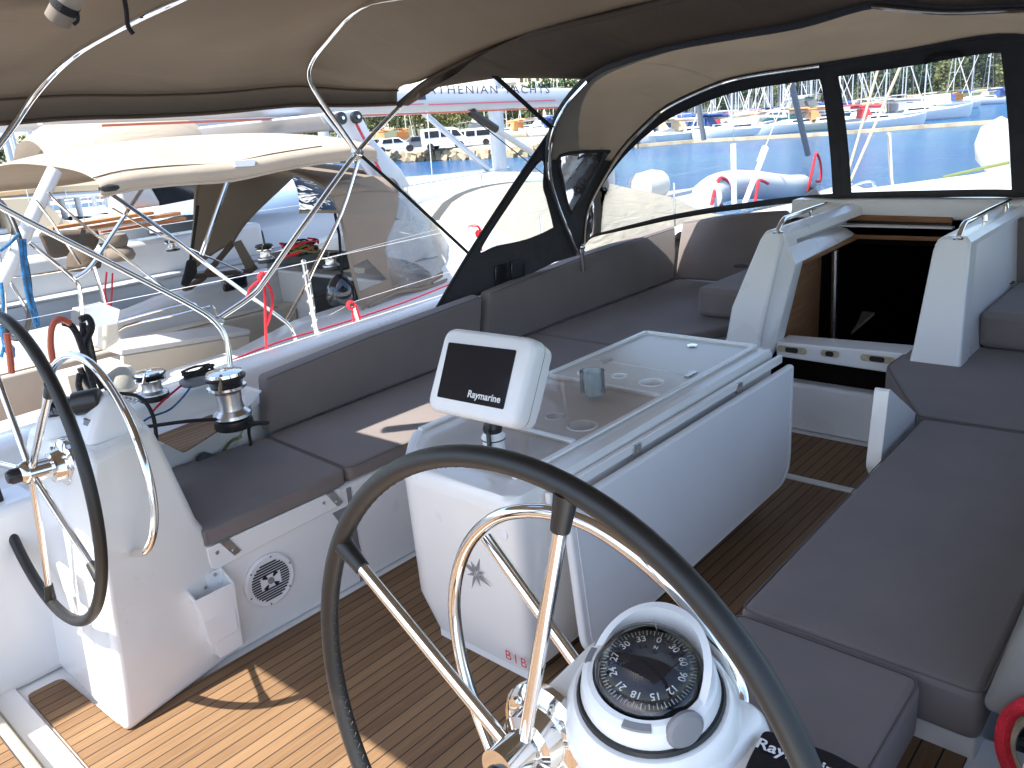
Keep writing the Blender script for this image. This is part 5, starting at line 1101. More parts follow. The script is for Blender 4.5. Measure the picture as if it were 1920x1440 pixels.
b=MB(); b.mm((4.4,5.36,-.5),(4.6,7.24,.42)); part('bulkhead',b,M['gelx'],n2,bev=.02)
b=MB(); b.mm((4.36,5.95,-.3),(4.398,6.6,.4)); part('companionway_door',b,M['glassd'],n2)
b=MB(); rows=[]
for X,hw,h in ((4.5,1.3,.30),(5.5,1.3,.42),(7,1.15,.44),(8.6,.85,.36),(9.4,.5,.1)): rows.append([V(X,C2+hw*math.cos(a),.34+(h)*max(0,math.sin(a))**.4) for a in [math.pi*k/12 for k in range(13)]])
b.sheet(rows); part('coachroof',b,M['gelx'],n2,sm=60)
b=MB(); b.sheet([[V(X,C2-w,z),V(X,C2,z+.04),V(X,C2+w,z)] for X,w,z in ((5,1.9,.33),(8.5,1.6,.38),(9.8,1.1,.43),(11.4,.1,.47))]); part('foredeck',b,M['nonskid'],n2)
b=MB(); b.prism([PY(228,668,6.0),PY(470,628,6.0),PY(462,720,6.0),PY(236,745,6.0)],(0,.04,0)); part('table_leaf',b,M['gel2'],n2,bev=.012)
b=MB(); b.prism([PY(226,655,6.0),PY(470,618,6.0),PY(470,628,6.0),PY(228,667,6.0)],(0,.42,0)); part('table_top',b,M['gelx'],n2,bev=.01)
b=MB(); b.mm((1.9,6.1,-.5),(3.2,6.35,.18)); part('cockpit_table',b,M['gel2'],n2)
for s,(q) in enumerate(((PY(200,640,5.9),),)):
    b=MB(); P1=[PY(185,650,5.9),PY(233,612,5.9),PY(330,590,5.9),PY(380,577,5.9),PY(398,575,5.9),PY(408,590,5.9),PY(408,600,5.9)]; P2=[PY(205,607,5.9),PY(285,585,5.9),PY(350,570,5.9),PY(362,568,5.9),PY(372,580,5.9)]
    b.tube(P1,.011,8,smooth=3); o=part('grab_rail',b,M['ss'],n2); b=MB(); b.tube(P2,.011,8,smooth=3); part('grab_rail',b,M['ss'],n2)
# boom and mast with lettering
bo=thing('boom','pale grey boom lettered ATHENIAN YACHTS with red stripes above the neighbouring yacht','boom',PY(400,225,C2))
bl=PY(300,238,C2); br=PY(1075,165,C2); ex=(br-bl).normalized(); br=bl+ex*((8.75-bl.x)/ex.x); upb=V(0,0,1); a_=bl-ex*.6
ctr0=PY(800,189,C2); ctr1=PY(1060,183,C2)
def bpnt(X,z=0,y=0): 
    k=(X-ctr0.x)/(ctr1.x-ctr0.x); p=ctr0.lerp(ctr1,k); return V(X,C2+y,p.z+z)
b=MB(); hh=.105
sec=[(-.07,-.06),(-.075,.0),(-.07,.07),(-.04,hh),(.04,hh),(.07,.07),(.075,0),(.07,-.06),(.04,-hh*.95),(-.04,-hh*.95)]
b.loft([[bpnt(X,z,y) for y,z in sec] for X in (2.2,5.0,8.7)]); part('spar',b,M['alu'],bo,sm=50)
d_=(bpnt(8,0)-bpnt(5,0)).normalized()
ps=PY(801,172,C2-.082); pe=PY(1030,166,C2-.082); mid=(ps+pe)/2
tm=text_mb('ATHENIAN YACHTS',mid,(pe-ps),(0,0,1),.083,.002,space=1.28)
wd=max(v.dot(d_) for v in tm.v)-min(v.dot(d_) for v in tm.v); sc_=(pe-ps).length/wd
tm.v=[mid+d_*((v-mid).dot(d_)*sc_)+V(0,0,(v-mid).z)+V(0,(v-mid).y,0) for v in tm.v]
part('lettering',tm,M['txtn'],bo,flat=True)
for X0,X1,z,w in ((PY(804,194,C2-.08).x,PY(1041,184,C2-.08).x,-.048,.012),(PY(700,190,C2-.08).x,PY(795,194,C2-.08).x,-.048,.010),):
    b=MB(); b.prism([bpnt(X0,z,-.078),bpnt(X1,z+.01,-.078),bpnt(X1,z+.01+w,-.079),bpnt(X0,z+w,-.079)],(0,-.002,0)); part('stripe',b,mat('pink_stripe',(.62,.12,.20),.5),bo)
b=MB(); b.tube([bpnt(2.6,-.12,-.03),bpnt(6,-.118,-.03),bpnt(8.6,-.11,-.03)],.009,6); part('red_line',b,mat('orange_red_line',(.60,.16,.10),.7),bo)
b=MB(); q=PY(791,181,C2-.083); b.prism([q+V(-.05,0,-.03),q+V(.05,0,-.03),q+V(.05,0,.05),q+V(-.02,0,.05)],(0,-.002,0)); part('emblem',b,M['txtn'],bo)
mz=bpnt(8.8).z
ms=thing('mast','pale grey mast of the neighbouring yacht just behind the sprayhood edge','mast',(8.85,C2,.7)); b=MB(); b.tube([(8.85,C2,.6),(8.85,C2,17)],.11,16); part('spar',b,M['alu'],ms)
for h in(6,11): b=MB(); b.tube([(8.85,C2-1,h),(8.85,C2+1,h)],.035,8); part('spreader',b,M['alu'],ms)
va=thing('boom_vang','silver rod vang slanting down right from the lettered boom','vang',(7.5,C2,.9)); b=MB(); b.tube([PY(885,212,C2-.02),PY(930,242,C2-.02)],.045,14); b.ball(PY(886,212,C2-.02),.055,12); part('collar',b,M['blk'],va); b=MB(); b.tube([PY(905,226,C2-.02),PY(1018,300,C2-.02),PY(1060,330,C2)],.032,14); part('rod',b,M['alu'],va); b=MB(); b.tube([PY(870,208,C2-.02),PY(960,280,C2-.02),PY(1030,335,C2)],.006,6); part('vang_line',b,M['strap'],va)
# cream bimini
bm2=thing('bimini_top','cream canvas bimini over the neighbouring yacht cockpit with steel tubes below','bimini',(2.9,C2,1.5))
def arc2(X,ze,k=1): 
    return [V(X,4.88,ze-.06),V(X,4.86,ze),V(X-.0,4.92,ze+.04),V(X,5.15,ze+.09),V(X,5.6,ze+.13*k),V(X,6.2,ze+.155*k),V(X,6.9,ze+.12*k),V(X,7.4,ze+.05),V(X,7.66,ze+.0),V(X,7.7,ze-.08)]
rows=[arc2(X,z,k) for X,z,k in ((1.92,1.49,1),(2.1,1.515,1.05),(2.4,1.515,1.35),(2.75,1.50,1.5),(3.1,1.53,1.35),(3.5,1.55,1.15),(3.8,1.555,1.05),(3.95,1.52,.9))]
b=MB(); b.sheet([crom(r,4) for r in rows]); o=weld('canopy',b,M['cream'],bm2,solid=.02); q=o.modifiers.new('s','SUBSURF'); q.levels=1; q.render_levels=2
b=MB(); b.tube([r[0]+V(0,-.005,0) for r in rows],.012,8,smooth=3); part('hem',b,M['cream'],bm2)
b=MB(); b.tube([r[2]+V(0,-.012,.008) for r in rows[:6]],.004,6,smooth=3); part('seam',b,M['brow'],bm2)
def tubes(t,name,L,mat_='ss'):
    for pts,r in L:
        b=MB(); b.tube(pts,r,10,smooth=4); part(name,b,M[mat_],t)
Y5=4.88
tubes(bm2,'frame_tube',[([PY(200,358,Y5),PY(300,428,Y5),PY(420,520,Y5),PY(520,592,Y5),PY(545,615,Y5),PY(556,645,Y5-.02),PY(562,694,Y5-.03)],.0135),([PY(672,300,Y5),PY(640,400,Y5),PY(590,500,Y5),PY(572,540,Y5),PY(538,600,Y5)],.013),([PY(434,318,Y5),PY(405,400,Y5),PY(378,478,Y5)],.0145),([PY(275,342,Y5+.1),PY(210,440,Y5+.1),PY(170,500,Y5+.1),PY(140,522,Y5+.1)],.012),([PY(55,455,Y5+.3),PY(135,520,Y5+.3),PY(150,548,Y5+.3),PY(153,590,Y5+.3)],.0135),([PY(90,360,Y5+.2),PY(130,400,Y5+.2),PY(320,550,Y5+.2)],.009),([PY(66,375,Y5+.4),PY(100,420,Y5+.4),PY(150,495,Y5+.4)],.009),([PY(0,520,5.6),PY(60,516,5.6),PY(160,500,5.6)],.008),([PY(176,500,5.5),PY(190,545,5.5),PY(199,585,5.5)],.013),([PY(455,510,7.3),PY(300,440,7.3),PY(210,390,7.4)],.010)])
b=MB(); b.tube([PY(103,318,5.35),PY(60,408,5.35),PY(20,495,5.35),PY(-30,590,5.35)],.042,16); solo('davit_post',b,M['gelx'],'thick white painted post slanting up to the cream bimini at the left edge','post')
b=MB(); b.prism([PY(436,302,4.87),PY(477,299,4.87),PY(474,311,4.87),PY(438,313,4.87)],(0,-.02,0)); part('white_patch',b,M['txtw'],bm2)
b=MB(); b.ball(PY(205,352,4.87),.05,10,(1.3,.6,.5)); part('black_cap',b,M['strap'],bm2)
# neighbour's sprayhood
s2=thing('sprayhood','grey brown canvas sprayhood with clear windows on the neighbouring yacht','sprayhood',(4,C2,.45))
ya=5.0
A2=[PY(683,580,ya),PY(661,500,ya),PY(643,415,ya+.03),PY(625,368,ya+.12),PY(590,338,5.35),PX(520,316,4.0),PX(450,312,4.1),PX(400,318,4.1),PY(372,345,7.5),PY(366,420,7.55),PY(356,515,7.55)]
B2=[PY(736,541,ya),PY(722,470,ya),PY(742,405,ya+.03),PY(748,365,ya+.1),PY(742,340,5.25),PX(700,322,4.75),PX(640,312,4.8),PX(560,322,4.8),PY(548,335,7.45),PY(470,410,7.5),PY(437,457,7.5)]
R2=34
swn=[(662,499),(688,486),(726,524),(671,547)]
def stp(x,y): return PY(x,y,5.0+max(0,(400-y))/400*.35)
side=[(681,582),(669,547),(659,485),(650,445),(640,403),(623,370),(600,345),(700,330),(747,362),(743,405),(727,443),(721,470),(735,500),(753,518),(806,528),(812,536),(737,548),(694,574)]
b=poly_hole(side,[swn],stp); part('side_panel',b,M['greyc'],s2,flat=True); b=MB(); b.poly([stp(x,y)+V(0,.004,0) for x,y in swn]); part('window_pane',b,M['vin'],s2,flat=True)
# top and port side
a2=[stp(623,370),stp(600,345),PX(560,326,3.9),PX(520,316,4.0),PX(450,312,4.1),PX(400,318,4.1),PY(372,345,7.5),PY(366,420,7.55),PY(356,515,7.55)]
b2c=[stp(747,362),PY(742,340,5.3),PX(725,330,4.7),PX(700,322,4.75),PX(640,312,4.8),PX(560,322,4.8),PY(548,335,7.45),PY(470,410,7.5),PY(437,457,7.5)]
a2=resamp(a2,60); b2c=resamp(b2c,60); mr=MB(); md=MB()
for i in range(59):
    for j in range(8): (md if i>34 else mr).add([a2[i].lerp(b2c[i],j/8)+V(0,0,.03*j*(8-j)/16),a2[i+1].lerp(b2c[i+1],j/8)+V(0,0,.03*j*(8-j)/16),a2[i+1].lerp(b2c[i+1],(j+1)/8)+V(0,0,.03*(j+1)*(7-j)/16),a2[i].lerp(b2c[i],(j+1)/8)+V(0,0,.03*(j+1)*(7-j)/16)],[(0,1,2,3)])
weld('roof_panel',mr,M['greyc'],s2,solid=.006); weld('port_panel',md,M['bim'],s2,solid=.006)
# clear front window and its base band
F0=[PY(737,541,ya),PY(724,472,ya),PY(743,405,ya+.03),PY(749,365,ya+.1),PY(743,340,5.25),PX(700,322,4.75),PX(640,312,4.8),PX(560,322,4.8),PY(548,335,7.45)]
F1=[PY(745,545,ya),PY(790,537,ya),PY(836,515,ya+.05),PY(852,490,ya+.25),PX(846,465,5.35),PX(800,440,5.7),PX(740,415,5.75),PX(640,400,5.7),PX(560,400,5.3)]
out,_=gridsurf(F0,F1,48,lambda u,v:'t' if v>.93 or u<.03 else 'w',bulge=.03,bdir=(1,-.3,.3),vs=[0,.1,.25,.4,.55,.7,.82,.93,1])
weld('window_frame',out['t'],M['greyc'],s2,solid=.008); weld('window_pane',out['w'],M['vinm'],s2)
b=MB(); b.tube([PY(690,575,ya),PY(745,548,ya),PY(800,540,ya),PY(842,520,ya+.05),PY(856,490,ya+.25),PX(850,462,5.35)],.016,8,smooth=4); part('window_hem',b,M['greyc'],s2)
b=MB(); b.tube([p+V(-.01,0,0) for p in A2],.014,10,smooth=4); part('hoop',b,M['greyc'],s2)
# port leg of the hood: slanting strut and black tension strap
b=MB(); b.prism([PY(437,455,7.45),PY(452,450,7.45),PY(484,505,7.45),PY(462,507,7.45)],(0,.01,0)); part('side_strut',b,M['bim'],s2)
b=MB(); b.tube([PY(437,455,7.5),PY(380,522,7.5),PY(345,545,7.5)],.03,10); b.tube([PY(345,520,7.4),PY(470,508,7.4),PY(480,500,7.4)],.025,10); part('base_roll',b,M['brow'],s2)
None
web([PY(371,385,7.3),PY(364,440,7.3),PY(357,490,7.3)],.014,lab='black strap hanging beside the brown side of the neighbouring sprayhood')
b=MB(); b.loft([[PY(350,487,7.2),PY(368,487,7.2),PY(368,487,7.35),PY(350,487,7.35)],[PY(345,510,7.2),PY(370,512,7.2),PY(370,512,7.35),PY(345,510,7.35)],[PY(338,535,7.2),PY(352,538,7.2),PY(352,538,7.35),PY(338,535,7.35)]]); solo('canvas_bag',b,M['strap'],'black cloth bundle tied at the foot of the neighbouring sprayhood','bag',bev=.02)
# deck gear on neighbour: winches, rope heaps, black bags
winch('winch','black covered winch inside the window of the neighbouring sprayhood',PY(500,492,5.9),.07,.15,'ssd','blk')
winch('winch','black winch hanging rope beside the neighbouring companionway',PY(622,505,5.35),.07,.14,'ssd','blk')
def heap(name,lab,c,r,m_list,n=14,seed=1,cat='rope'):
    random.seed(seed); t=thing(name,lab,cat,c)
    for k,mm in enumerate(m_list):
        b=MB()
        for i in range(n//len(m_list)):
            ph=random.random()*6; rr=r*random.uniform(.5,1); z=random.uniform(.01,.09)
            b.tube([V(c)+V(rr*math.cos(a+ph)*random.uniform(.8,1.1),rr*.8*math.sin(a+ph)*random.uniform(.8,1.1),z+.02*math.sin(3*a)) for a in [j*.6 for j in range(9)]],.008,6,smooth=3)
        part('coil',b,M[mm],t)
    return t
heap('rope_heap','heap of red, black and green rope beside the neighbouring companionway',PY(565,475,5.9),.17,['red','black_rope','green_rope'],18,2)
heap('rope_heap','coil of dark blue rope behind the clear front window of the neighbouring sprayhood',PY(795,500,5.35),.24,['black_rope','blue'],16,5)
heap('rope_heap','grey green coiled rope lying on the neighbouring foredeck by the black stay',PY(860,455,6.0),.28,['green_rope','rub'],14,6)
bg=MB(); bg.lathe([(.09,0),(.11,.05),(.10,.14),(.06,.2),(.02,.23)],PY(640,570,5.1),(.1,0,1),20); bgo=solo('rope_bag',bg,M['scr'],'shiny black rope bag hanging on the neighbouring coaming below the sprayhood','bag')
bg=MB(); c=PY(440,530,7.1); bg.box(c,(.26,.06,.14)); solo('rope_bag',bg,M['scr'],'black pouch on the far coaming of the neighbouring cockpit','bag',bev=.03)
web([PY(628,400,5.3),PY(636,440,5.3),PY(642,520,5.25),PY(652,548,5.2)],.011,lab='black strap hanging from the near side of the neighbouring sprayhood')
# mainsheet arch with blocks
ar=thing('mainsheet_arch','white mainsheet arch with black pulley blocks over the neighbouring companionway','arch',(4.4,6.3,.7))
yA=5.55
b=MB(); b.loft([[PY(600,212,yA),PY(672,206,yA),PY(672,206,yA+.25),PY(600,212,yA+.25)],[PY(640,262,yA-.05),PY(700,262,yA-.05),PY(700,262,yA+.2),PY(640,262,yA+.2)],[PY(690,330,yA-.1),PY(752,318,yA-.1),PY(752,318,yA+.15),PY(690,330,yA+.15)],[PY(716,360,yA-.1),PY(770,350,yA-.1),PY(770,350,yA+.1),PY(716,360,yA+.1)]]); part('leg',b,M['hull'],ar,bev=.015,seg=3)
b=MB(); b.loft([[PY(600,213,yA+.02),PY(668,206,yA+.02),PY(652,242,yA+.02),PY(618,246,yA+.02)],[PY(600,213,yA+.02)+V(-.1,1.8,0),PY(668,206,yA+.02)+V(-.1,1.8,0),PY(652,242,yA+.02)+V(-.1,1.8,0),PY(618,246,yA+.02)+V(-.1,1.8,0)]]); part('beam',b,M['alu'],ar,bev=.02)
for x,y in((639,222),(668,220)):
    b=MB(); b.lathe([(.048,-.02),(.05,0),(.048,.02),(.018,.022),(.016,.03)],PY(x,y,yA-.06),(0,-1,.1),24); part('pulley_block',b,M['blk'],ar)
    b=MB(); b.lathe([(.014,.0),(.014,.036),(0,.037)],PY(x,y,yA-.06),(0,-1,.1),14); part('pulley_pin',b,M['ss'],ar)
b=MB(); b.tube([PY(668,232,yA-.07),PY(690,275,yA-.1),PY(715,325,yA-.14)],.012,8); part('mainsheet',b,mat('red_black_rope',(.35,.03,.05),.8,noise=.9,nscale=60,bump=.8,bscale=120),ar)
# neighbour's helm: wheel, display, blue ropes
w3=wheel('helm','black rimmed wheel of the neighbouring yacht at the far left edge',(PY(5,505,5.5).x,5.5,PY(5,505,5.5).z),.1,R(70),.42); w3['group']='leather covered steering wheels'
dp=thing('instrument_pod','small white instrument pod with grey screen above the orange hose','display',PY(152,612,5.2)); b=MB(); yd=5.2
b.loft([[PY(130,610,yd),PY(167,618,yd),PY(172,588,yd),PY(134,576,yd)],[PY(136,604,yd)+V(.14,-.02,0),PY(167,618,yd)+V(.16,-.05,0),PY(172,588,yd)+V(.16,-.05,.0),PY(140,573,yd)+V(.14,-.02,0)]]); part('housing',b,M['wplas'],dp,bev=.01); b=MB(); b.prism([PY(132,608,yd-.01),PY(160,612,yd-.01),PY(163,590,yd-.01),PY(135,580,yd-.01)],(-.004,-.004,0)); part('screen',b,M['rub'],dp)
b=MB(); b.prism([PY(195,590,5.25),PY(225,585,5.25),PY(225,640,5.25),PY(195,660,5.25)],(0,.3,0)); part('helm_seat',b,M['gel2'],n2,bev=.02)
Yb=4.6
bt=thing('blue_rope','blue rope tied in long hanging loops at the far left edge','rope',PY(60,600,Yb))
for pts in ([(38,448),(42,500),(52,560),(66,605)],[(46,448),(50,500),(58,550),(72,605),(66,612)],[(0,470),(20,455),(35,438)],[(2,530),(6,570),(4,620),(10,655),(22,668)],[(0,600),(8,640),(2,670)]):
    b=MB(); b.tube([PY(x,y,Yb) for x,y in pts],.0085,8,smooth=5); part('strand',b,M['blue'],bt)
b=MB()
for k in range(4): b.tube([PY(8+3*k,640+8*k,4.3)+V(0,0,0),PY(18,648+6*k,4.25),PY(24,655+4*k,4.3)],.012,6,smooth=3)
part('knot',b,M['blue'],bt)
# two red lines further aft and winch below
redloop('thin red rope doubled over the neighbouring rail above the instrument pod',[[PY(200,510,7.2),PY(197,545,7.2),PY(199,560,7.2),PY(206,578,7.2)],[PY(211,512,7.2),PY(209,560,7.2),PY(207,580,7.2)]],.008)
# stern ropes and fenders on the port quarter of our yacht handled earlier; neighbour's lifelines
b=MB(); b.tube([V(-1,4.35,.95),V(2.5,4.28,.93),V(5.2,4.3,.95),V(9,4.9,1.05)],.0015,6); solo('lifeline',b,M['ss'],'wire lifeline along the near rail of the neighbouring yacht','lifeline','wire lifelines')
for X,l in((5.1,'aft'),(7.6,'forward')): stn('stanchion',f'steel stanchion on the near rail of the neighbouring yacht, {l} one behind the sprayhood wing',V(X,4.3 if X<6 else 4.55,.2),V(X,4.3 if X<6 else 4.55,.9),.011)
# cream tarpaulin on neighbour's foredeck, behind the sprayhood wing
b=MB(); rows=[]
TP=[(5.4,4.9,.36),(5.9,5.4,.9),(6.9,5.6,.98),(8.2,5.5,.82),(8.9,5.3,.42)]
for y0,zz in ((4.45,.0),(4.55,.25),(4.9,.75),(5.5,1.0),(6.3,1.05),(7.2,.75),(7.6,.2)):
    rows.append([V(X+.1*math.sin(3*y0),y0+ (X-6)*.05,.36+ (z-.36)*zz+.02*math.sin(5*X+3*y0)) for X,_,z in TP])
b.sheet([crom(r,4) for r in rows]); solo('boat_cover',b,canvas('cream_cover',(.36,.335,.27),.15,.9),'cream canvas cover draped over the neighbouring foredeck, seen through the sprayhood window','cover',sm=80)
# rigid inflatable upturned with red lines
ri=thing('inflatable_dinghy','pale grey inflatable dinghy with red grab lines lying on a foredeck behind the clear window','dinghy',(10.5,5.6,.6))
P_=[PY(1300,372,5.4),PY(1318,345,5.4),PY(1352,328,5.4),PY(1400,326,5.4),PY(1450,334,5.4),PY(1478,352,5.4)]
b=MB(); b.tube([PY(1325,368,5.2),PY(1350,352,5.3),PY(1400,346,5.4),PY(1470,352,5.5),PY(1500,350,5.7)],.20,18,smooth=4); part('tube',b,mat('dinghy_grey',(.55,.55,.56),.5,noise=.05,nscale=4),ri)
for pts in ([(1334,384),(1342,350),(1350,334),(1362,338),(1368,356)],[(1416,378),(1420,352),(1424,338),(1440,344)],[(1342,375),(1354,386)]):
    b=MB(); b.tube([PY(x,y,5.1) for x,y in pts],.022,8,smooth=4); part('grab_line',b,M['red'],ri)
redloop('large red rope loop standing at the right side of the first clear window',[[PY(1514,360,4.6),PY(1524,315,4.6),PY(1531,288,4.6),PY(1539,310,4.6),PY(1538,338,4.6),PY(1530,340,4.6)]],.018)
b=MB(); b.lathe([(0,0),(.12,.03),(.2,.12),(.21,.4),(.18,.55),(.1,.62),(0,.65)],PY(1212,352,6.1)+V(-.3,0,0),(1,-.1,.05),24); solo('fender',b,M['ball'],'fat pale grey cylindrical fender behind the left part of the clear window','fender')
# ================================================================= our own rig seen ahead
def post(lab,a,c,r,m_,name='shroud_cover',cat='rigging',g=None): b=MB(); b.tube([a,c],r,12); return solo(name,b,M[m_],lab,cat,g)
post('thick white plastic shroud tube standing upright behind the first clear window',PY(1377,390,3.75),PY(1375,270,3.75),.027,'wplas')
post('thick white plastic shroud tube leaning right behind the first clear window',PY(1392,392,3.6),PY(1428,300,3.6),.026,'wplas')
post('short upper piece of the leaning white shroud tube',PY(1425,304,3.6),PY(1435,277,3.6),.034,'wplas')
post('thin pale shroud wire running up from the leaning white tube',PY(1434,278,3.6),PY(1472,170,3.6)+V(.3,-.5,1.4),.006,'tan_rope','shroud','rigging')
post('thin shroud wire running up from the upright white tube',PY(1375,272,3.75),PY(1373,120,3.75),.004,'ss','shroud','rigging')
post('tan halyard slanting up at the left of the second clear window',PX(1588,330,7.6),PX(1652,110,7.6),.011,'tan_rope','halyard','rope')
post('tan halyard slanting up just right of the other one in the second clear window',PX(1594,340,7.2),PX(1697,105,7.2),.011,'tan_rope','halyard','rope')
stn('stanchion','upright steel stanchion on our foredeck in the second clear window',PX(1672,352,8.2),PX(1667,252,8.2),.018)
b=MB(); b.tube([PX(1591,355,7.2),PX(1600,347,7.2),PX(1632,340,7.5),PX(1640,350,7.4)],.012,8,smooth=3); solo('pulpit_rail',b,M['ss'],'low curved steel rail on the cabin roof at the left of the second clear window','rail')
post('pale grey mast of our yacht standing behind the right window post',PX(1915,345,8.0),PX(1905,60,8.0)+V(0,0,8),.10,'alu','mast','mast')
b=MB(); b.tube([PX(1770,332,8.6),PX(1830,318,8.4),PX(1900,303,8.2)],.014,8,smooth=3); solo('line',b,M['green_rope'],'yellow green rope lying across our cabin roof in the second clear window','rope')
b=MB(); b.lathe([(0,0),(.1,.03),(.19,.14),(.21,.3),(.17,.45),(.0,.55)],PX(1868,305,9.5)+V(0,0,-.1),(0,.0,1),24); b.ball(PX(1851,292,9.4),.05,10); solo('fender',b,M['ball'],'rounded pale fender at the right edge of the second clear window','fender')
b=MB(); b.tube([PY(1478,130,7),PY(1515,290,7)],.06,10); solo('furled_headsail',b,M['rub'],'grey brown furled headsail leaning in the first clear window','sail')
b=MB(); b.tube([PY(1308,190,9),PY(1320,262,9)],.055,10); b2=MB(); solo('furled_headsail',b,M['rub'],'short dark furled sail in the left half of the first clear window','sail')
# ================================================================= SECOND NEIGHBOUR
C3=10.8; n3=thing('sailing_yacht','second neighbouring white sailing yacht with a long row of dark cabin windows','yacht',(6,C3,ZW))
hull2(n3,C3,2.05,.30,.5,15.5)
b=MB(); b.sheet([[V(X,C3-w,.31),V(X,C3-w*.6,.33),V(X,C3+w*.6,.33),V(X,C3+w,.31)] for X,w in ((.5,1.75),(3,2.0),(6,2.03),(10,1.9),(13,1.1),(15.4,.1))],.02); part('deck',b,M['nonskid'],n3)
b=MB(); rows=[]
for X,hw,h in ((5.6,1.45,.45),(7,1.5,.62),(9,1.48,.6),(11,1.3,.52),(12.6,.9,.36),(13.6,.4,.06)): rows.append([V(X,C3+hw*math.cos(a),.31+(h)*max(0,math.sin(a))**.38) for a in [math.pi*k/14 for k in range(15)]])
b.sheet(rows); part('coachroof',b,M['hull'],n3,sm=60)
for k,(xa,xb) in enumerate(((752,842),(850,868),(874,905),(910,950),(956,1010))):
    yy=C3-1.50; b=MB(); P_=[PY(xa,428-(xa-752)*.16,yy),PY(xb,428-(xb-752)*.16,yy),PY(xb,386-(xb-752)*.16,yy),PY(xa,386-(xa-752)*.16,yy)]; b.prism(P_,(0,-.012,0)); part('cabin_window',b,M['glassd'],n3)
for q_ in ((-1.75,-1.35),(1.35,1.75)):
    b=MB(); b.mm((1.2,C3+q_[0],.3),(5.4,C3+q_[1],.72)); part('coaming',b,M['gelx'],n3,bev=.05,seg=3)
b=MB(); b.tube([V(11.7,C3,.7),V(11.7,C3,18)],.14,16); o=solo('mast',b,M['alu'],'thick pale grey mast standing behind the lettered boom','mast')
b=MB(); P_=[PY(787,205,C3-.1),PY(915,318,C3-.1)]; b.tube(P_,.05,12); solo('boom_vang',b,M['alu'],'silver strut slanting down towards the foot of the mast behind the lettered boom','vang')
b=MB(); b.tube([V(3.0,C3,2.10),V(8,C3,2.02),V(11.6,C3,1.98)],.11,14); solo('boom',b,M['alu'],'plain grey boom of the second neighbouring yacht, below our roof edge at left','boom')
# its sprayhood/bimini
def simple_top(lab,x0,x1,C,hw,z,m_,name='bimini_top',cat='bimini'):
    b=MB(); b.sheet([[V(X,C+hw*math.cos(a),z+.22*math.sin(a)) for a in [math.pi*k/12 for k in range(13)]] for X in (x0,(x0+x1)/2,x1)],.02); return solo(name,b,m_,lab,cat,sm=80)
simple_top('grey bimini of the second neighbouring yacht above the cream one',4.2,7.2,C3,1.6,1.84,M['gcov'])
b=MB(); c=PY(262,262,9.2)
rows=[]
for u in range(9):
    X=c.x-.95+u*.24; k=math.sin(math.pi*(u+.6)/9.2)**.5
    rows.append([V(X,9.2+1.2*math.cos(a)*k*.9+.6,c.z-.15+.52*k*max(0,math.sin(a))) for a in [math.pi*i/12 for i in range(13)]])
b.sheet(rows); solo('sprayhood',b,M['cream'],'rounded beige sprayhood peeping over the cream bimini at the left','sprayhood',sm=80)
# dark companionway windscreen on it, planks, covers, bags
b=MB(); b.prism([PY(276,348,8.9),PY(388,322,8.9),PY(392,368,8.9),PY(298,386,8.9)],(0,.05,0)); solo('windscreen',b,M['glassd'],'dark glass windscreen panel between the cream bimini struts','window')
b=MB(); b.loft([[PY(215,345,8.8),PY(275,338,8.8),PY(275,338,9.6),PY(215,345,9.6)],[PY(235,395,8.8),PY(302,385,8.8),PY(302,385,9.6),PY(235,395,9.6)]]); solo('steering_console',b,M['gelx'],'white moulded helm seat box left of the dark windscreen','seat',bev=.04)
for k,(p,q) in enumerate((((95,432),(285,402)),((150,434),(335,403)),((190,440),(345,412)))):
    a=PY(*p,8.75+.05*k); c=PY(*q,8.75+.05*k); d=(c-a).normalized(); n=V(-d.y,d.x,0); b=MB(); b.prism([a-n*.06,c-n*.06,c+n*.06,a+n*.06],(0,0,.035)); solo('wooden_plank',b,M['owood'],('uppermost','middle','lowest')[k]+' of three varnished orange planks lying on the next yacht','plank',bev=.004)
b=MB(); b.loft([[PY(70,437,8.3),PY(183,432,8.3),PY(187,448,8.3),PY(178,470,8.3),PY(100,486,8.3),PY(88,476,8.3)],[PY(74,433,8.6),PY(183,428,8.6),PY(187,444,8.6),PY(178,466,8.6),PY(102,480,8.6),PY(90,470,8.6)]]); solo('table_cover',b,M['brow'],'dark brown canvas cover over a folded table left of the winch bag','cover',bev=.03)
b=MB(); c=PY(226,488,8.2); b.lathe([(.12,0),(.15,.04),(.13,.10),(.085,.13),(.10,.16),(.115,.2),(.10,.25),(.0,.27)],c,seg=20); solo('winch_cover',b,cov['beige'] if False else M['greyc'],'greige cloth cover tied over a winch, casting a shadow on the white deck','cover',sm=60)
b=MB(); c=PY(160,505,7.9); b.lathe([(.13,0),(.15,.05),(.12,.14),(.07,.2),(0,.22)],c,seg=16); solo('winch_cover',b,M['brow'],'dark cloth covered winch below the brown table cover','cover')
winch('winch','black winch beside the greige winch cover',PY(203,478,8.3),.06,.12,'ssd','blk'); winch('winch','black winch right of the greige winch cover on the white deck',PY(325,470,8.3),.07,.12,'ssd','blk')
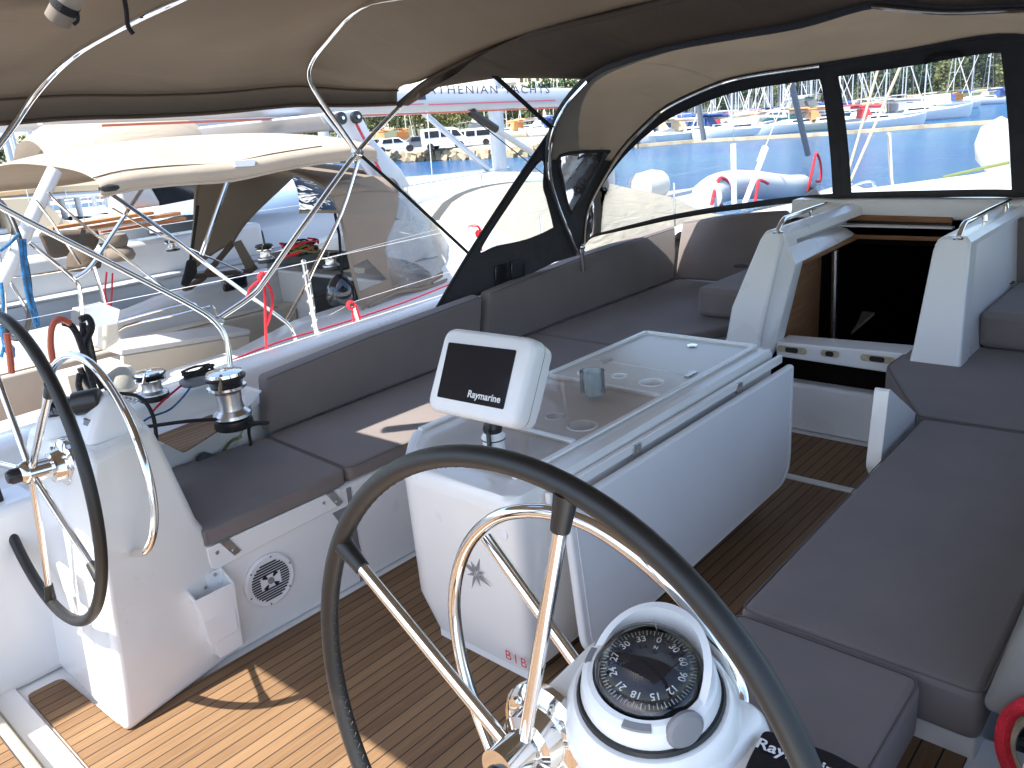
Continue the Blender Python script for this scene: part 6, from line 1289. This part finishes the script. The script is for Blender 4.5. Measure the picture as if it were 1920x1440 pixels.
web([PY(157,430,8.2),PY(152,455,8.2),PY(150,470,8.2)],.02,lab='black strap loop on the brown table cover')
redloop('red knotted rope on the rail in front of the dark cabin windows',[[PY(795,395,9.0),PY(800,410,9.0),PY(797,425,9.0)],[PY(803,400,9.0),PY(806,420,9.0)]],.012,PY(799,400,9.0))
redloop('red rope tied on the rail beside the wooden board',[[PY(918,368,9.0),PY(922,390,9.0),PY(921,410,9.0)]],.02,PY(925,366,9.0))
b=MB(); b.mm(PY(903,412,9.0),PY(928,378,9.0)+V(0,.03,0)); solo('wooden_board',b,M['owood'],'wooden board with red cloth fixed to the rail near the dark cabin windows','board')
b=MB(); b.tube([V(1,C3-2.0,.9),V(6,C3-2.05,.88),V(12,C3-1.4,.95)],.006,6); solo('lifeline',b,M['ss'],'wire lifeline along the rail of the second neighbouring yacht','lifeline','wire lifelines')
for k,X in enumerate((7.6,9.1,10.6)): stn('stanchion',('leftmost','middle','rightmost')[k]+' steel stanchion on the rail before the dark cabin windows',V(X,C3-2.0,.32),V(X,C3-2.0,.92),.012)
post('thin pale stay in front of the second yacht, left of the mast',PY(800,195,9),PY(822,470,9)+V(0,0,.2),.008,'wrope','stay','rigging')
# third neighbour hull further away
C4=15.3; n4=thing('sailing_yacht','third yacht further off, white with a grey deck behind the second neighbour','yacht',(8,C4,ZW)); hull2(n4,C4,2.1,.35,2.5,17)
b=MB(); b.sheet([[V(X,C4-w,.36),V(X,C4,.4),V(X,C4+w,.36)] for X,w in ((2.5,1.8),(8,2.08),(14,1.3),(16.9,.1))],.02); part('deck',b,M['nonskid'],n4)
b=MB(); b.loft([[V(6.5,C4-1.2,.38),V(6.5,C4+1.2,.38),V(6.6,C4+1.0,.95),V(6.6,C4-1.0,.95)],[V(12,C4-.9,.38),V(12,C4+.9,.38),V(11.6,C4+.7,.8),V(11.6,C4-.7,.8)]]); part('coachroof',b,M['hull'],n4,bev=.05)
b=MB(); b.tube([V(11,C4,.7),V(11,C4,17)],.12,12); part('mast',b,M['alu'],n4)
